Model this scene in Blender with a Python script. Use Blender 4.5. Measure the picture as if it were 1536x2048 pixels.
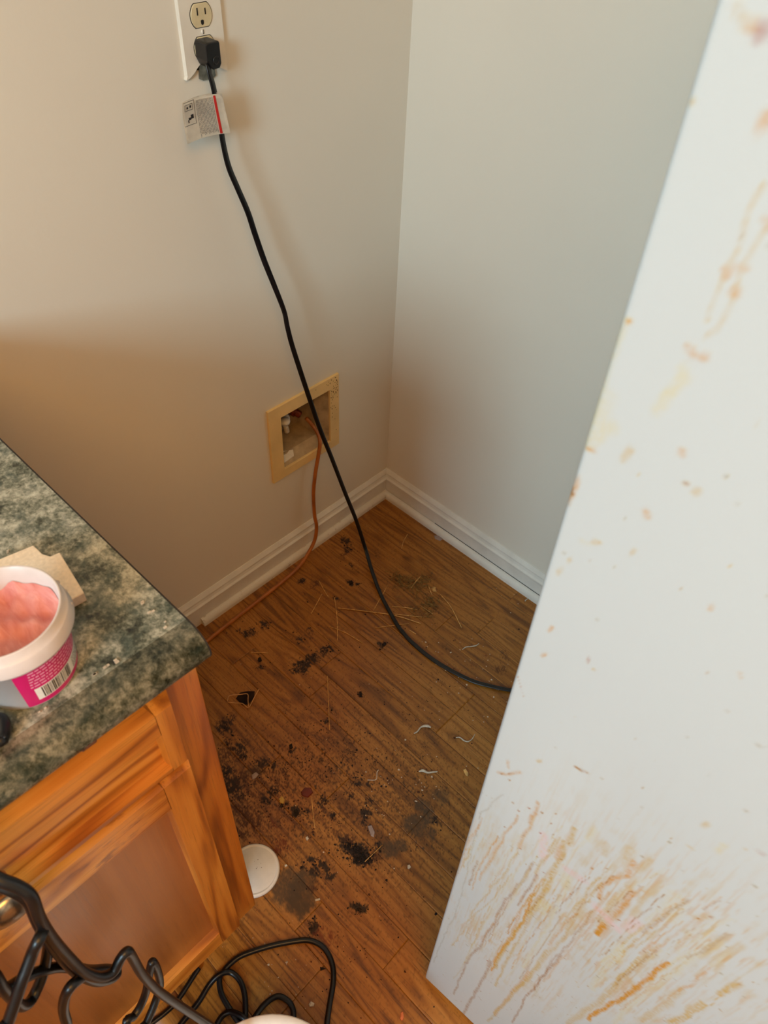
import bpy, bmesh, math, random
import numpy as np
from mathutils import Vector, Matrix

# ------------------------------------------------------------------ scene, camera, light
for o in list(bpy.data.objects):
    bpy.data.objects.remove(o)
S = bpy.context.scene
COL = S.collection
PI = math.pi

cam_d = bpy.data.cameras.new('camera')
cam = bpy.data.objects.new('camera', cam_d)
COL.objects.link(cam)
S.camera = cam
cam_d.sensor_fit = 'VERTICAL'
cam_d.sensor_height = 36.0
cam_d.sensor_width = 27.0
cam_d.lens = 1507.25 / 2048 * 36
cam_d.clip_start = 0.02
_r = Vector((0.69066439, -0.72212597, 0.03894601))
_u = Vector((0.49692941, 0.51302669, 0.69990341))
_f = Vector((0.52539877, 0.46404494, -0.71317489))
M4 = Matrix.Identity(4)
for i in range(3):
    M4[i][0], M4[i][1], M4[i][2] = _r[i], _u[i], -_f[i]
M4[0][3], M4[1][3], M4[2][3] = -1.12751, -0.99516, 1.44331
cam.matrix_world = M4
cam_d.dof.use_dof = True
cam_d.dof.focus_distance = 1.30
cam_d.dof.aperture_fstop = 12.0

S.view_settings.view_transform = 'Standard'
S.view_settings.look = 'None'
S.view_settings.gamma = 1.0
S.view_settings.use_curve_mapping = False
S.view_settings.exposure = -0.06

world = bpy.data.worlds.new('world')
S.world = world
world.use_nodes = True
world.node_tree.nodes['Background'].inputs[0].default_value = (0.75, 0.85, 1.0, 1)
world.node_tree.nodes['Background'].inputs[1].default_value = 0.3


def area_light(name, loc, target, sx, sy, power, col, spread=PI):
    d = bpy.data.lights.new(name, 'AREA')
    d.shape = 'RECTANGLE'
    d.size, d.size_y = sx, sy
    d.energy = power
    d.color = col
    d.spread = spread
    o = bpy.data.objects.new(name, d)
    COL.objects.link(o)
    o.location = loc
    o.rotation_euler = (Vector(target) - Vector(loc)).to_track_quat('-Z', 'Y').to_euler()
    return o


# daylight entering by the window in the far wall, beyond the counter run
area_light('window_daylight', (-3.40, -1.60, 1.92), (0, -0.45, 0.6), 0.72, 0.85, 64, (0.57, 0.84, 1.0))

# ------------------------------------------------------------------ helpers
rng = random.Random(7)


def tag(o, label=None, cat=None, group=None, kind=None):
    if label: o['label'] = label
    if cat: o['category'] = cat
    if group: o['group'] = group
    if kind: o['kind'] = kind
    return o


def obj(name, me, mats=None, parent=None, smooth=False):
    if isinstance(me, bmesh.types.BMesh):
        m = bpy.data.meshes.new(name)
        me.normal_update()
        me.to_mesh(m)
        me.free()
        me = m
    o = bpy.data.objects.new(name, me)
    COL.objects.link(o)
    if mats is not None and len(me.materials) == 0:
        for mm in (mats if isinstance(mats, (list, tuple)) else [mats]):
            me.materials.append(mm)
    if smooth:
        me.polygons.foreach_set('use_smooth', [True] * len(me.polygons))
    if parent is not None:
        o.parent = parent
    return o


def empty(name, loc=(0, 0, 0), rz=0.0):
    o = bpy.data.objects.new(name, None)
    o.empty_display_size = 0.05
    COL.objects.link(o)
    o.location = loc
    o.rotation_euler = (0, 0, rz)
    return o


def struct(name, me, mats, label=None, parent=None, smooth=False):
    o = obj(name, me, mats, parent, smooth)
    o['kind'] = 'structure'
    if label: o['label'] = label
    return o


def box_bm(a, b, bevel=0.0, seg=2, bm=None, mi=0):
    own = bm is None
    if own: bm = bmesh.new()
    t = bmesh.new()
    bmesh.ops.create_cube(t, size=1.0)
    for v in t.verts:
        v.co = Vector([a[i] + (b[i] - a[i]) * (v.co[i] + 0.5) for i in range(3)])
    if bevel > 0:
        bmesh.ops.bevel(t, geom=t.edges[:], offset=bevel, segments=seg, affect='EDGES', profile=0.5)
    for f in t.faces: f.material_index = mi
    if own:
        bm.free()
        return t
    me = bpy.data.meshes.new('tmp')
    t.to_mesh(me); t.free()
    bm.from_mesh(me)
    bpy.data.meshes.remove(me)
    return bm


def prism_bm(poly, h0, h1, axis='z', bevel=0.0, seg=2):
    """polygon (2D list) extruded between h0 and h1 along an axis"""
    bm = bmesh.new()
    def P(u, v, h):
        return {'z': (u, v, h), 'y': (u, h, v), 'x': (h, u, v)}[axis]
    bot = [bm.verts.new(P(u, v, h0)) for u, v in poly]
    top = [bm.verts.new(P(u, v, h1)) for u, v in poly]
    n = len(poly)
    bm.faces.new(bot[::-1]); bm.faces.new(top)
    for i in range(n):
        j = (i + 1) % n
        bm.faces.new((bot[i], bot[j], top[j], top[i]))
    bmesh.ops.recalc_face_normals(bm, faces=bm.faces[:])
    if bevel > 0:
        bmesh.ops.bevel(bm, geom=bm.edges[:], offset=bevel, segments=seg, affect='EDGES', profile=0.5)
    return bm


def catmull(pts, sub=6):
    P = [np.array(p, float) for p in pts]
    if len(P) < 3 or sub <= 1: return P
    P = [2 * P[0] - P[1]] + P + [2 * P[-1] - P[-2]]
    out = []
    for i in range(1, len(P) - 2):
        for k in range(sub):
            t = k / sub
            a, b, c, d = P[i - 1], P[i], P[i + 1], P[i + 2]
            out.append(0.5 * ((2 * b) + (-a + c) * t + (2 * a - 5 * b + 4 * c - d) * t * t + (-a + 3 * b - 3 * c + d) * t ** 3))
    out.append(P[-2])
    return out


def tube_bm(pts, prof, sub=6, up0=None, twist=None, scale=None, bm=None):
    """sweep a closed 2D profile along a smooth path"""
    if bm is None: bm = bmesh.new()
    P = catmull(pts, sub)
    n = len(P)
    T = []
    for i in range(n):
        d = P[min(i + 1, n - 1)] - P[max(i - 1, 0)]
        T.append(d / (np.linalg.norm(d) + 1e-12))
    u = np.array(up0 if up0 is not None else (0.13, 0.41, 0.9), float)
    u -= T[0] * (u @ T[0])
    if np.linalg.norm(u) < 1e-5: u = np.array((1., 0, 0)) - T[0] * T[0][0]
    u /= np.linalg.norm(u)
    rings = []
    for i in range(n):
        u = u - T[i] * (u @ T[i]); u /= np.linalg.norm(u)
        w = np.cross(T[i], u)
        a = 0.0
        if twist is not None:
            a = np.interp(i / (n - 1), np.linspace(0, 1, len(twist)), twist)
        s = 1.0
        if scale is not None:
            s = np.interp(i / (n - 1), np.linspace(0, 1, len(scale)), scale)
        ca, sa = math.cos(a), math.sin(a)
        rings.append([bm.verts.new(P[i] + s * ((x * ca - y * sa) * u + (x * sa + y * ca) * w)) for x, y in prof])
    m = len(prof)
    for i in range(n - 1):
        for k in range(m):
            l = (k + 1) % m
            f = bm.faces.new((rings[i][k], rings[i][l], rings[i + 1][l], rings[i + 1][k]))
            f.smooth = True
    bm.faces.new(rings[0][::-1]); bm.faces.new(rings[-1])
    bmesh.ops.recalc_face_normals(bm, faces=bm.faces[:])
    return bm


def circ(r, n=10, ay=1.0):
    return [(r * math.cos(2 * PI * k / n), r * ay * math.sin(2 * PI * k / n)) for k in range(n)]


def lathe_bm(prof, n=48, close=False):
    """(r, z) profile turned around z; optional closing between the last and first ring"""
    bm = bmesh.new()
    rings = []
    for r, z in prof:
        if r < 1e-6:
            rings.append([bm.verts.new((0, 0, z))])
        else:
            rings.append([bm.verts.new((r * math.cos(2 * PI * k / n), r * math.sin(2 * PI * k / n), z)) for k in range(n)])
    pairs = list(zip(rings, rings[1:])) + ([(rings[-1], rings[0])] if close else [])
    for A, B in pairs:
        for k in range(n):
            l = (k + 1) % n
            if len(A) == 1 and len(B) == 1: continue
            if len(A) == 1: f = bm.faces.new((A[0], B[l], B[k]))
            elif len(B) == 1: f = bm.faces.new((A[k], A[l], B[0]))
            else: f = bm.faces.new((A[k], A[l], B[l], B[k]))
            f.smooth = True
    bmesh.ops.recalc_face_normals(bm, faces=bm.faces[:])
    return bm


# ---- numpy noise used for the shapes of stains
def _h(ix, iy, seed):
    n = (ix.astype(np.int64) * 374761393 + iy.astype(np.int64) * 668265263 + seed * 1442695041) & 0xffffffff
    n = ((n ^ (n >> 13)) * 1274126177) & 0xffffffff
    n = (n ^ (n >> 16)) & 0xffffffff
    return n / 4294967295.0


def vnoise(x, y, seed=0):
    ix, iy = np.floor(x), np.floor(y)
    fx, fy = x - ix, y - iy
    fx = fx * fx * (3 - 2 * fx); fy = fy * fy * (3 - 2 * fy)
    a, b = _h(ix, iy, seed), _h(ix + 1, iy, seed)
    c, d = _h(ix, iy + 1, seed), _h(ix + 1, iy + 1, seed)
    return (a * (1 - fx) + b * fx) * (1 - fy) + (c * (1 - fx) + d * fx) * fy


def fbm(x, y, seed=0, octv=4):
    s = np.zeros_like(x); a = 0.5; t = 0
    for k in range(octv):
        s += a * vnoise(x, y, seed + 17 * k); t += a
        x, y, a = x * 2.03 + 5.2, y * 2.03 + 1.7, a * 0.5
    return s / t


def sstep(a, b, x):
    t = np.clip((x - a) / (b - a), 0, 1)
    return t * t * (3 - 2 * t)


# ------------------------------------------------------------------ materials
def lin(r, g, b):
    f = lambda c: (c / 255 / 12.92) if c / 255 <= 0.04045 else ((c / 255 + 0.055) / 1.055) ** 2.4
    return (f(r), f(g), f(b), 1.0)


class N:
    def __init__(self, name):
        self.m = bpy.data.materials.new(name)
        self.m.use_nodes = True
        self.t = self.m.node_tree
        self.b = self.t.nodes['Principled BSDF']

    def n(self, kind, **kw):
        nd = self.t.nodes.new(kind)
        for k, v in kw.items(): setattr(nd, k, v)
        return nd

    def link(self, a, b): self.t.links.new(a, b)

    def math(self, op, a, b=None, clamp=False):
        nd = self.n('ShaderNodeMath', operation=op, use_clamp=clamp)
        for i, v in enumerate((a, b)):
            if v is None: continue
            if isinstance(v, (int, float)): nd.inputs[i].default_value = v
            else: self.link(v, nd.inputs[i])
        return nd.outputs[0]

    def mix(self, fac, a, b, mode='MIX'):
        nd = self.n('ShaderNodeMix', data_type='RGBA', blend_type=mode)
        for s, v in ((nd.inputs[0], fac), (nd.inputs[6], a), (nd.inputs[7], b)):
            if isinstance(v, (int, float)): s.default_value = v
            elif isinstance(v, tuple): s.default_value = v
            else: self.link(v, s)
        return nd.outputs[2]

    def ramp(self, fac, stops):
        nd = self.n('ShaderNodeValToRGB')
        el = nd.color_ramp.elements
        while len(el) < len(stops): el.new(0.5)
        for e, (p, c) in zip(el, stops):
            e.position = p; e.color = c
        self.link(fac, nd.inputs[0])
        return nd.outputs[0]

    def coord(self, scale=(1, 1, 1), seed=False, kind='Object'):
        tc = self.n('ShaderNodeTexCoord')
        mp = self.n('ShaderNodeMapping')
        mp.inputs['Scale'].default_value = scale
        src = tc.outputs[kind]
        if seed:
            at = self.n('ShaderNodeAttribute', attribute_type='OBJECT', attribute_name='seed')
            cmb = self.n('ShaderNodeCombineXYZ')
            for i, k in enumerate((3.1, 1.7, 5.3)):
                self.link(self.math('MULTIPLY', at.outputs['Fac'], k), cmb.inputs[i])
            add = self.n('ShaderNodeVectorMath', operation='ADD')
            self.link(src, add.inputs[0]); self.link(cmb.outputs[0], add.inputs[1])
            src = add.outputs[0]
        self.link(src, mp.inputs[0])
        return mp.outputs[0]

    def noise(self, vec, scale, detail=3, rough=0.5, dist=0.0):
        nd = self.n('ShaderNodeTexNoise')
        nd.inputs['Scale'].default_value = scale
        nd.inputs['Detail'].default_value = detail
        nd.inputs['Roughness'].default_value = rough
        nd.inputs['Distortion'].default_value = dist
        if vec is not None: self.link(vec, nd.inputs['Vector'])
        return nd.outputs['Fac']

    def bump(self, h, strength=0.2, dist=0.001):
        nd = self.n('ShaderNodeBump')
        nd.inputs['Strength'].default_value = strength
        nd.inputs['Distance'].default_value = dist
        self.link(h, nd.inputs['Height'])
        self.link(nd.outputs[0], self.b.inputs['Normal'])

    def set(self, col=None, rough=None, metal=None, spec=None):
        for k, v in (('Base Color', col), ('Roughness', rough), ('Metallic', metal), ('Specular IOR Level', spec)):
            if v is None: continue
            if isinstance(v, (int, float, tuple)): self.b.inputs[k].default_value = v
            else: self.link(v, self.b.inputs[k])
        return self.m


def plain(name, col, rough=0.5, metal=0.0, var=0.08, scale=60, spec=0.5, bump=0.0):
    a = N(name)
    c = a.coord()
    f = a.noise(c, scale, 4)
    d = tuple(x * (1 - var * 2) for x in col[:3]) + (1,)
    l = tuple(min(1, x * (1 + var)) for x in col[:3]) + (1,)
    a.set(a.ramp(f, [(0.3, d), (0.7, l)]), rough, metal, spec)
    if bump: a.bump(f, bump, 0.001)
    return a.m


def wood(name, dark, mid, light, axis, stain=None,  ring=26, across=14.0, tint=False, rough=0.4, pore=0.5, coat=0.0, along=0.09, rw=.34, mw=.55):
    a = N(name)
    sc = [1, 1, 1]; sc[axis] = along
    v = a.coord(tuple(sc), seed=True)
    big = a.noise(v, across, 2, 0.45, 0.3)
    rings = a.math('SINE', a.math('MULTIPLY', big, ring * PI))
    rings = a.math('ADD', a.math('MULTIPLY', rings, 0.5), 0.5)
    sc2 = [1, 1, 1]; sc2[axis] = 0.03
    v2 = a.coord(tuple(sc2), seed=True)
    fib = a.noise(v2, 520, 3, 0.6)
    med = a.noise(v2, 90, 3, 0.55)
    tone = a.noise(v, 5, 2)
    s = a.math('ADD', a.math('MULTIPLY', a.math('POWER', rings, 2.0), -rw), a.math('MULTIPLY', med, mw))
    s = a.math('ADD', s, rw * .9)
    s = a.math('ADD', s, a.math('MULTIPLY', tone, 0.3))
    at = a.n('ShaderNodeAttribute', attribute_type='OBJECT', attribute_name='tone')
    s = a.math('ADD', s, at.outputs['Fac'])
    col = a.ramp(s, [(0.28, dark), (0.55, mid), (0.86, light)])
    pr = a.ramp(fib, [(0.30, (1 - pore,) * 3 + (1,)), (0.46, (1, 1, 1, 1))])
    col = a.mix(1.0, col, pr, 'MULTIPLY')
    r = a.math('ADD', a.math('MULTIPLY', fib, 0.18), rough - 0.09)
    if stain:
        sv = a.coord((.55, 1, 1.4))
        sm = a.ramp(a.noise(sv, 40, 5, 0.6), [(0.57, (0, 0, 0, 1)), (0.68, (.7, .7, .7, 1))])
        col = a.mix(sm, col, stain)
    if tint:
        ta = a.n('ShaderNodeAttribute', attribute_type='GEOMETRY', attribute_name='grime')
        col = a.mix(ta.outputs['Alpha'], col, ta.outputs['Color'])
        r = a.math('ADD', r, a.math('MULTIPLY', ta.outputs['Alpha'], 0.35), clamp=True)
    a.set(col, r)
    if coat: a.b.inputs['Coat Weight'].default_value = coat; a.b.inputs['Coat Roughness'].default_value = 0.25
    a.bump(fib, 0.12, 0.0006)
    return a.m


def wall_mat(name, col):
    a = N(name)
    c = a.coord()
    f = a.noise(c, 2.2, 3)
    g = a.noise(c, 130, 4, 0.6)
    d = tuple(x * 0.955 for x in col[:3]) + (1,)
    cc = a.ramp(f, [(0.3, d), (0.7, col)])
    # a few scuffs
    sc = a.noise(a.coord((1, 1, 0.5)), 19, 6, 0.62)
    scm = a.ramp(sc, [(0.735, (0, 0, 0, 1)), (0.80, (1, 1, 1, 1))])
    cc = a.mix(a.math('MULTIPLY', scm, 0.18), cc, (col[0] * .62, col[1] * .55, col[2] * .45, 1))
    a.set(cc, 0.42, 0, 0.4)
    a.bump(g, 0.10, 0.0015)
    return a.m


WALL = lin(237, 228, 211)
m_wall = wall_mat('painted_wall', WALL)
m_ceil = plain('ceiling_paint', lin(235, 232, 226), 0.8, var=0.02)
m_trim = plain('trim_paint', lin(232, 226, 214), 0.32, var=0.04, scale=25)
_a = N('trim_worn'); _c = _a.coord()
_n = _a.noise(_c, 55, 5, 0.65)
_a.set(_a.mix(_a.ramp(_n, [(0.60, (0, 0, 0, 1)), (0.70, (.75, .75, .75, 1))]), lin(228, 220, 204), lin(150, 118, 80)), 0.4)
m_shoe = _a.m
m_floor = wood('laminate_oak', lin(104, 60, 18), lin(156, 98, 34), lin(184, 124, 54), 1, ring=30, across=13, tint=True, rough=0.34, pore=0.50, along=0.10, rw=.22, mw=.62)
m_under = plain('subfloor', lin(40, 24, 12), 0.9)
OAK = (lin(136, 70, 14), lin(186, 108, 30), lin(216, 140, 54))
m_oak_x = wood('oak_grain_across', *OAK, 0, ring=14, across=16, rough=0.33, pore=0.28, coat=0.25)
m_oak_st = wood('oak_stained_rail', *OAK, 0, stain=lin(104, 46, 30), ring=14, across=16, rough=0.3, pore=0.28, coat=0.25)
m_oak_z = wood('oak_grain_upright', *OAK, 2, ring=14, across=16, rough=0.33, pore=0.28, coat=0.25)
m_oak_pan = wood('oak_veneer_panel', lin(118, 64, 24), lin(146, 84, 34), lin(164, 100, 46), 2, ring=8, across=7, rough=0.36, pore=0.16, coat=0.25)
m_black = plain('black_rubber', lin(12, 12, 15), 0.36, var=0.3)
m_blackp = plain('black_plastic', lin(16, 16, 18), 0.4, var=0.2)
m_slot = plain('dark_slot', lin(22, 16, 12), 0.8)
m_white_pl = plain('white_plastic', lin(236, 232, 226), 0.3, var=0.03)
m_tubpl = plain('tub_plastic', lin(216, 206, 202), 0.32, var=0.03)
m_plate = plain('almond_plate', lin(240, 231, 214), 0.35, var=0.05, scale=18)
m_recp = plain('ivory_receptacle', lin(222, 203, 160), 0.35, var=0.06)
m_steel = plain('dusty_steel', lin(150, 150, 140), 0.45, 0.8, var=0.25, scale=90)
m_nickel = plain('brushed_nickel', lin(196, 186, 170), 0.28, 1.0, var=0.1, scale=200)
m_brass = plain('tarnished_copper', lin(140, 62, 34), 0.35, 0.8, var=0.25)
m_tube = plain('amber_tubing', lin(178, 104, 40), 0.3, var=0.15, scale=30)
m_tube.node_tree.nodes['Principled BSDF'].inputs['Subsurface Weight'].default_value = 0.15
m_flange = plain('yellowed_plastic', lin(244, 208, 140), 0.4, var=0.07, scale=14)
m_boxin = plain('dirty_box_inside', lin(186, 160, 122), 0.7, var=0.16, scale=38)
m_paper = plain('cream_paper', lin(240, 230, 212), 0.8, var=0.06, scale=40)
m_sand = plain('sanding_block', lin(238, 216, 186), 0.85, var=0.06, scale=300, bump=0.3)
m_foam = plain('foam_grey', lin(206, 190, 178), 0.9, var=0.08, scale=220)
m_magenta = plain('magenta_label', lin(204, 16, 104), 0.3, var=0.04)
m_lab_white = plain('label_white', lin(236, 232, 224), 0.35, var=0.03)
m_lab_pink = plain('label_pale_text', lin(240, 170, 196), 0.4, var=0.04)
m_lab_dark = plain('print_black', lin(40, 36, 36), 0.5)
m_lab_grey = plain('print_grey', lin(120, 116, 112), 0.5)
m_lab_blue = plain('print_blue', lin(70, 60, 150), 0.4)
m_red = plain('print_red', lin(196, 40, 34), 0.5)
m_straw = plain('dry_straw', lin(222, 170, 98), 0.7, var=0.25, scale=120)
m_hay = plain('olive_hay', lin(150, 120, 64), 0.85, var=0.4, scale=150)
m_crumb_d = plain('dark_crumb', lin(34, 20, 12), 0.9, var=0.4, scale=300)
m_crumb_b = plain('brown_crumb', lin(92, 50, 22), 0.9, var=0.3, scale=300)
m_crumb_w = plain('pale_crumb', lin(214, 190, 160), 0.9, var=0.15, scale=300)
m_lint = plain('white_lint', lin(206, 192, 170), 0.9, var=0.12, scale=200)
m_leaf = plain('dried_leaf', lin(48, 24, 12), 0.7, var=0.4, scale=80)
m_twig = plain('pale_twig', lin(214, 160, 104), 0.8, var=0.2)
m_scrap = plain('translucent_scrap', lin(166, 144, 136), 0.25, var=0.15)
m_redchip = plain('red_brown_chip', lin(110, 36, 12), 0.5, var=0.2)
m_yelchip = plain('yellow_chip', lin(196, 160, 80), 0.6, var=0.15)
m_orange = plain('orange_chip', lin(214, 120, 74), 0.6, var=0.1)

# pink putty, streaked by the knife
_a = N('pink_putty'); _c = _a.coord()
_n = _a.noise(_a.coord((1.6, 0.35, 1)), 90, 4, 0.6, 0.6)
_a.set(_a.ramp(_n, [(0.3, lin(200, 118, 110)), (0.55, lin(216, 142, 134)), (0.75, lin(228, 168, 162))]), 0.6)
_a.bump(_n, 0.5, 0.003)
m_putty = _a.m

# green speckled laminate of the worktop
_a = N('green_granite_laminate'); _c = _a.coord()
n1 = _a.noise(_c, 40, 7, 0.64, 0.3)
n2 = _a.noise(_a.coord((1.1, 0.9, 1)), 210, 6, 0.68, 0.3)
n3 = _a.noise(_a.coord((0.9, 1.2, 1)), 11, 3, 0.5)
s = _a.math('ADD', _a.math('MULTIPLY', n1, 0.62), _a.math('MULTIPLY', n2, 0.46))
s = _a.math('ADD', s, _a.math('MULTIPLY', n3, 0.22))
cc = _a.ramp(s, [(0.48, lin(24, 26, 22)), (0.56, lin(70, 74, 60)), (0.635, lin(118, 120, 104)), (0.72, lin(170, 168, 150)), (0.85, lin(208, 206, 188))])
n4 = _a.noise(_a.coord((1, 1, 1.3)), 46, 6, 0.62)
cc = _a.mix(_a.ramp(n4, [(0.50, (0, 0, 0, 1)), (0.64, (.6, .6, .6, 1))]), cc, lin(54, 70, 64))
_a.set(cc, 0.26)
m_gran = _a.m
m_seam = plain('dark_seam', lin(34, 24, 16), 0.6)
m_subst = plain('particle_board', lin(150, 108, 66), 0.9, var=0.2, scale=200)

# refrigerator enamel; stains are stored on the panel
_a = N('white_enamel')
ta = _a.n('ShaderNodeAttribute', attribute_type='GEOMETRY', attribute_name='stain')
fine = _a.noise(_a.coord(), 340, 2)
base = _a.mix(ta.outputs['Alpha'], lin(192, 202, 206), ta.outputs['Color'])
_a.set(base, _a.math('ADD', _a.math('MULTIPLY', ta.outputs['Alpha'], 0.3), 0.28))
_a.bump(fine, 0.06, 0.0008)
m_enamel = _a.m
m_enamel_p = plain('white_enamel_plain', lin(192, 202, 206), 0.3, var=0.02)
m_grey_pl = plain('grey_plastic', lin(90, 90, 90), 0.5)

# ------------------------------------------------------------------ the room
H = 2.44
X0, Y0 = -3.5, -3.4     # far ends of the room
T = 0.1
# supply box opening in the left wall
VX0, VX1, VZ0, VZ1 = -0.3825, -0.1810, 0.2784, 0.4784      # flange
IX0, IX1, IZ0, IZ1 = -0.3490, -0.2090, 0.3020, 0.4470      # opening


def wall_hole_bm():
    bm = bmesh.new()
    xs = [X0, IX0 - .004, IX1 + .004, T]; zs = [0, IZ0 - .004, IZ1 + .004, H]
    for i in range(3):
        for k in range(3):
            if i == 1 and k == 1: continue
            box_bm((xs[i], 0, zs[k]), (xs[i + 1], T, zs[k + 1]), bm=bm)
    bmesh.ops.remove_doubles(bm, verts=bm.verts[:], dist=1e-5)
    # drop the inner faces shared by neighbouring blocks
    seen = {}
    for f in bm.faces:
        key = tuple(sorted(v.index for v in f.verts))
        seen.setdefault(key, []).append(f)
    bm.verts.index_update()
    seen = {}
    for f in bm.faces:
        seen.setdefault(tuple(sorted(v.index for v in f.verts)), []).append(f)
    bmesh.ops.delete(bm, geom=[f for l in seen.values() if len(l) > 1 for f in l], context='FACES_ONLY')
    return bm


struct('wall_left', wall_hole_bm(), m_wall, 'beige painted wall with the outlet and supply box')
struct('wall_right', box_bm((0, Y0, 0), (T, 0, H)), m_wall, 'pale grey painted wall behind the refrigerator')
struct('wall_back', box_bm((X0, Y0 - T, 0), (T, Y0, H)), m_wall)


def window_wall_bm():
    bm = bmesh.new()
    ys = [Y0 - T, -1.98, -1.22, T]; zs = [0, 1.38, 2.36, H]
    for i in range(3):
        for k in range(3):
            if i == 1 and k == 1: continue
            box_bm((X0 - T, ys[i], zs[k]), (X0, ys[i + 1], zs[k + 1]), bm=bm)
    return bm


struct('wall_front', window_wall_bm(), m_wall)
win = struct('window_1', box_bm((X0 - .06, -1.98, 1.38), (X0 - .03, -1.95, 2.36)), m_trim)
for a, b in (((-1.98, 1.38), (-1.22, 1.42)), ((-1.98, 2.32), (-1.22, 2.36)), ((-1.25, 1.38), (-1.22, 2.36)), ((-1.615, 1.38), (-1.585, 2.36))):
    obj('window_frame', box_bm((X0 - .06, a[0], a[1]), (X0 - .02, b[0], b[1])), m_trim, win)
struct('ceiling', box_bm((X0, Y0, H), (T, T, H + 0.08)), m_ceil)

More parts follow.
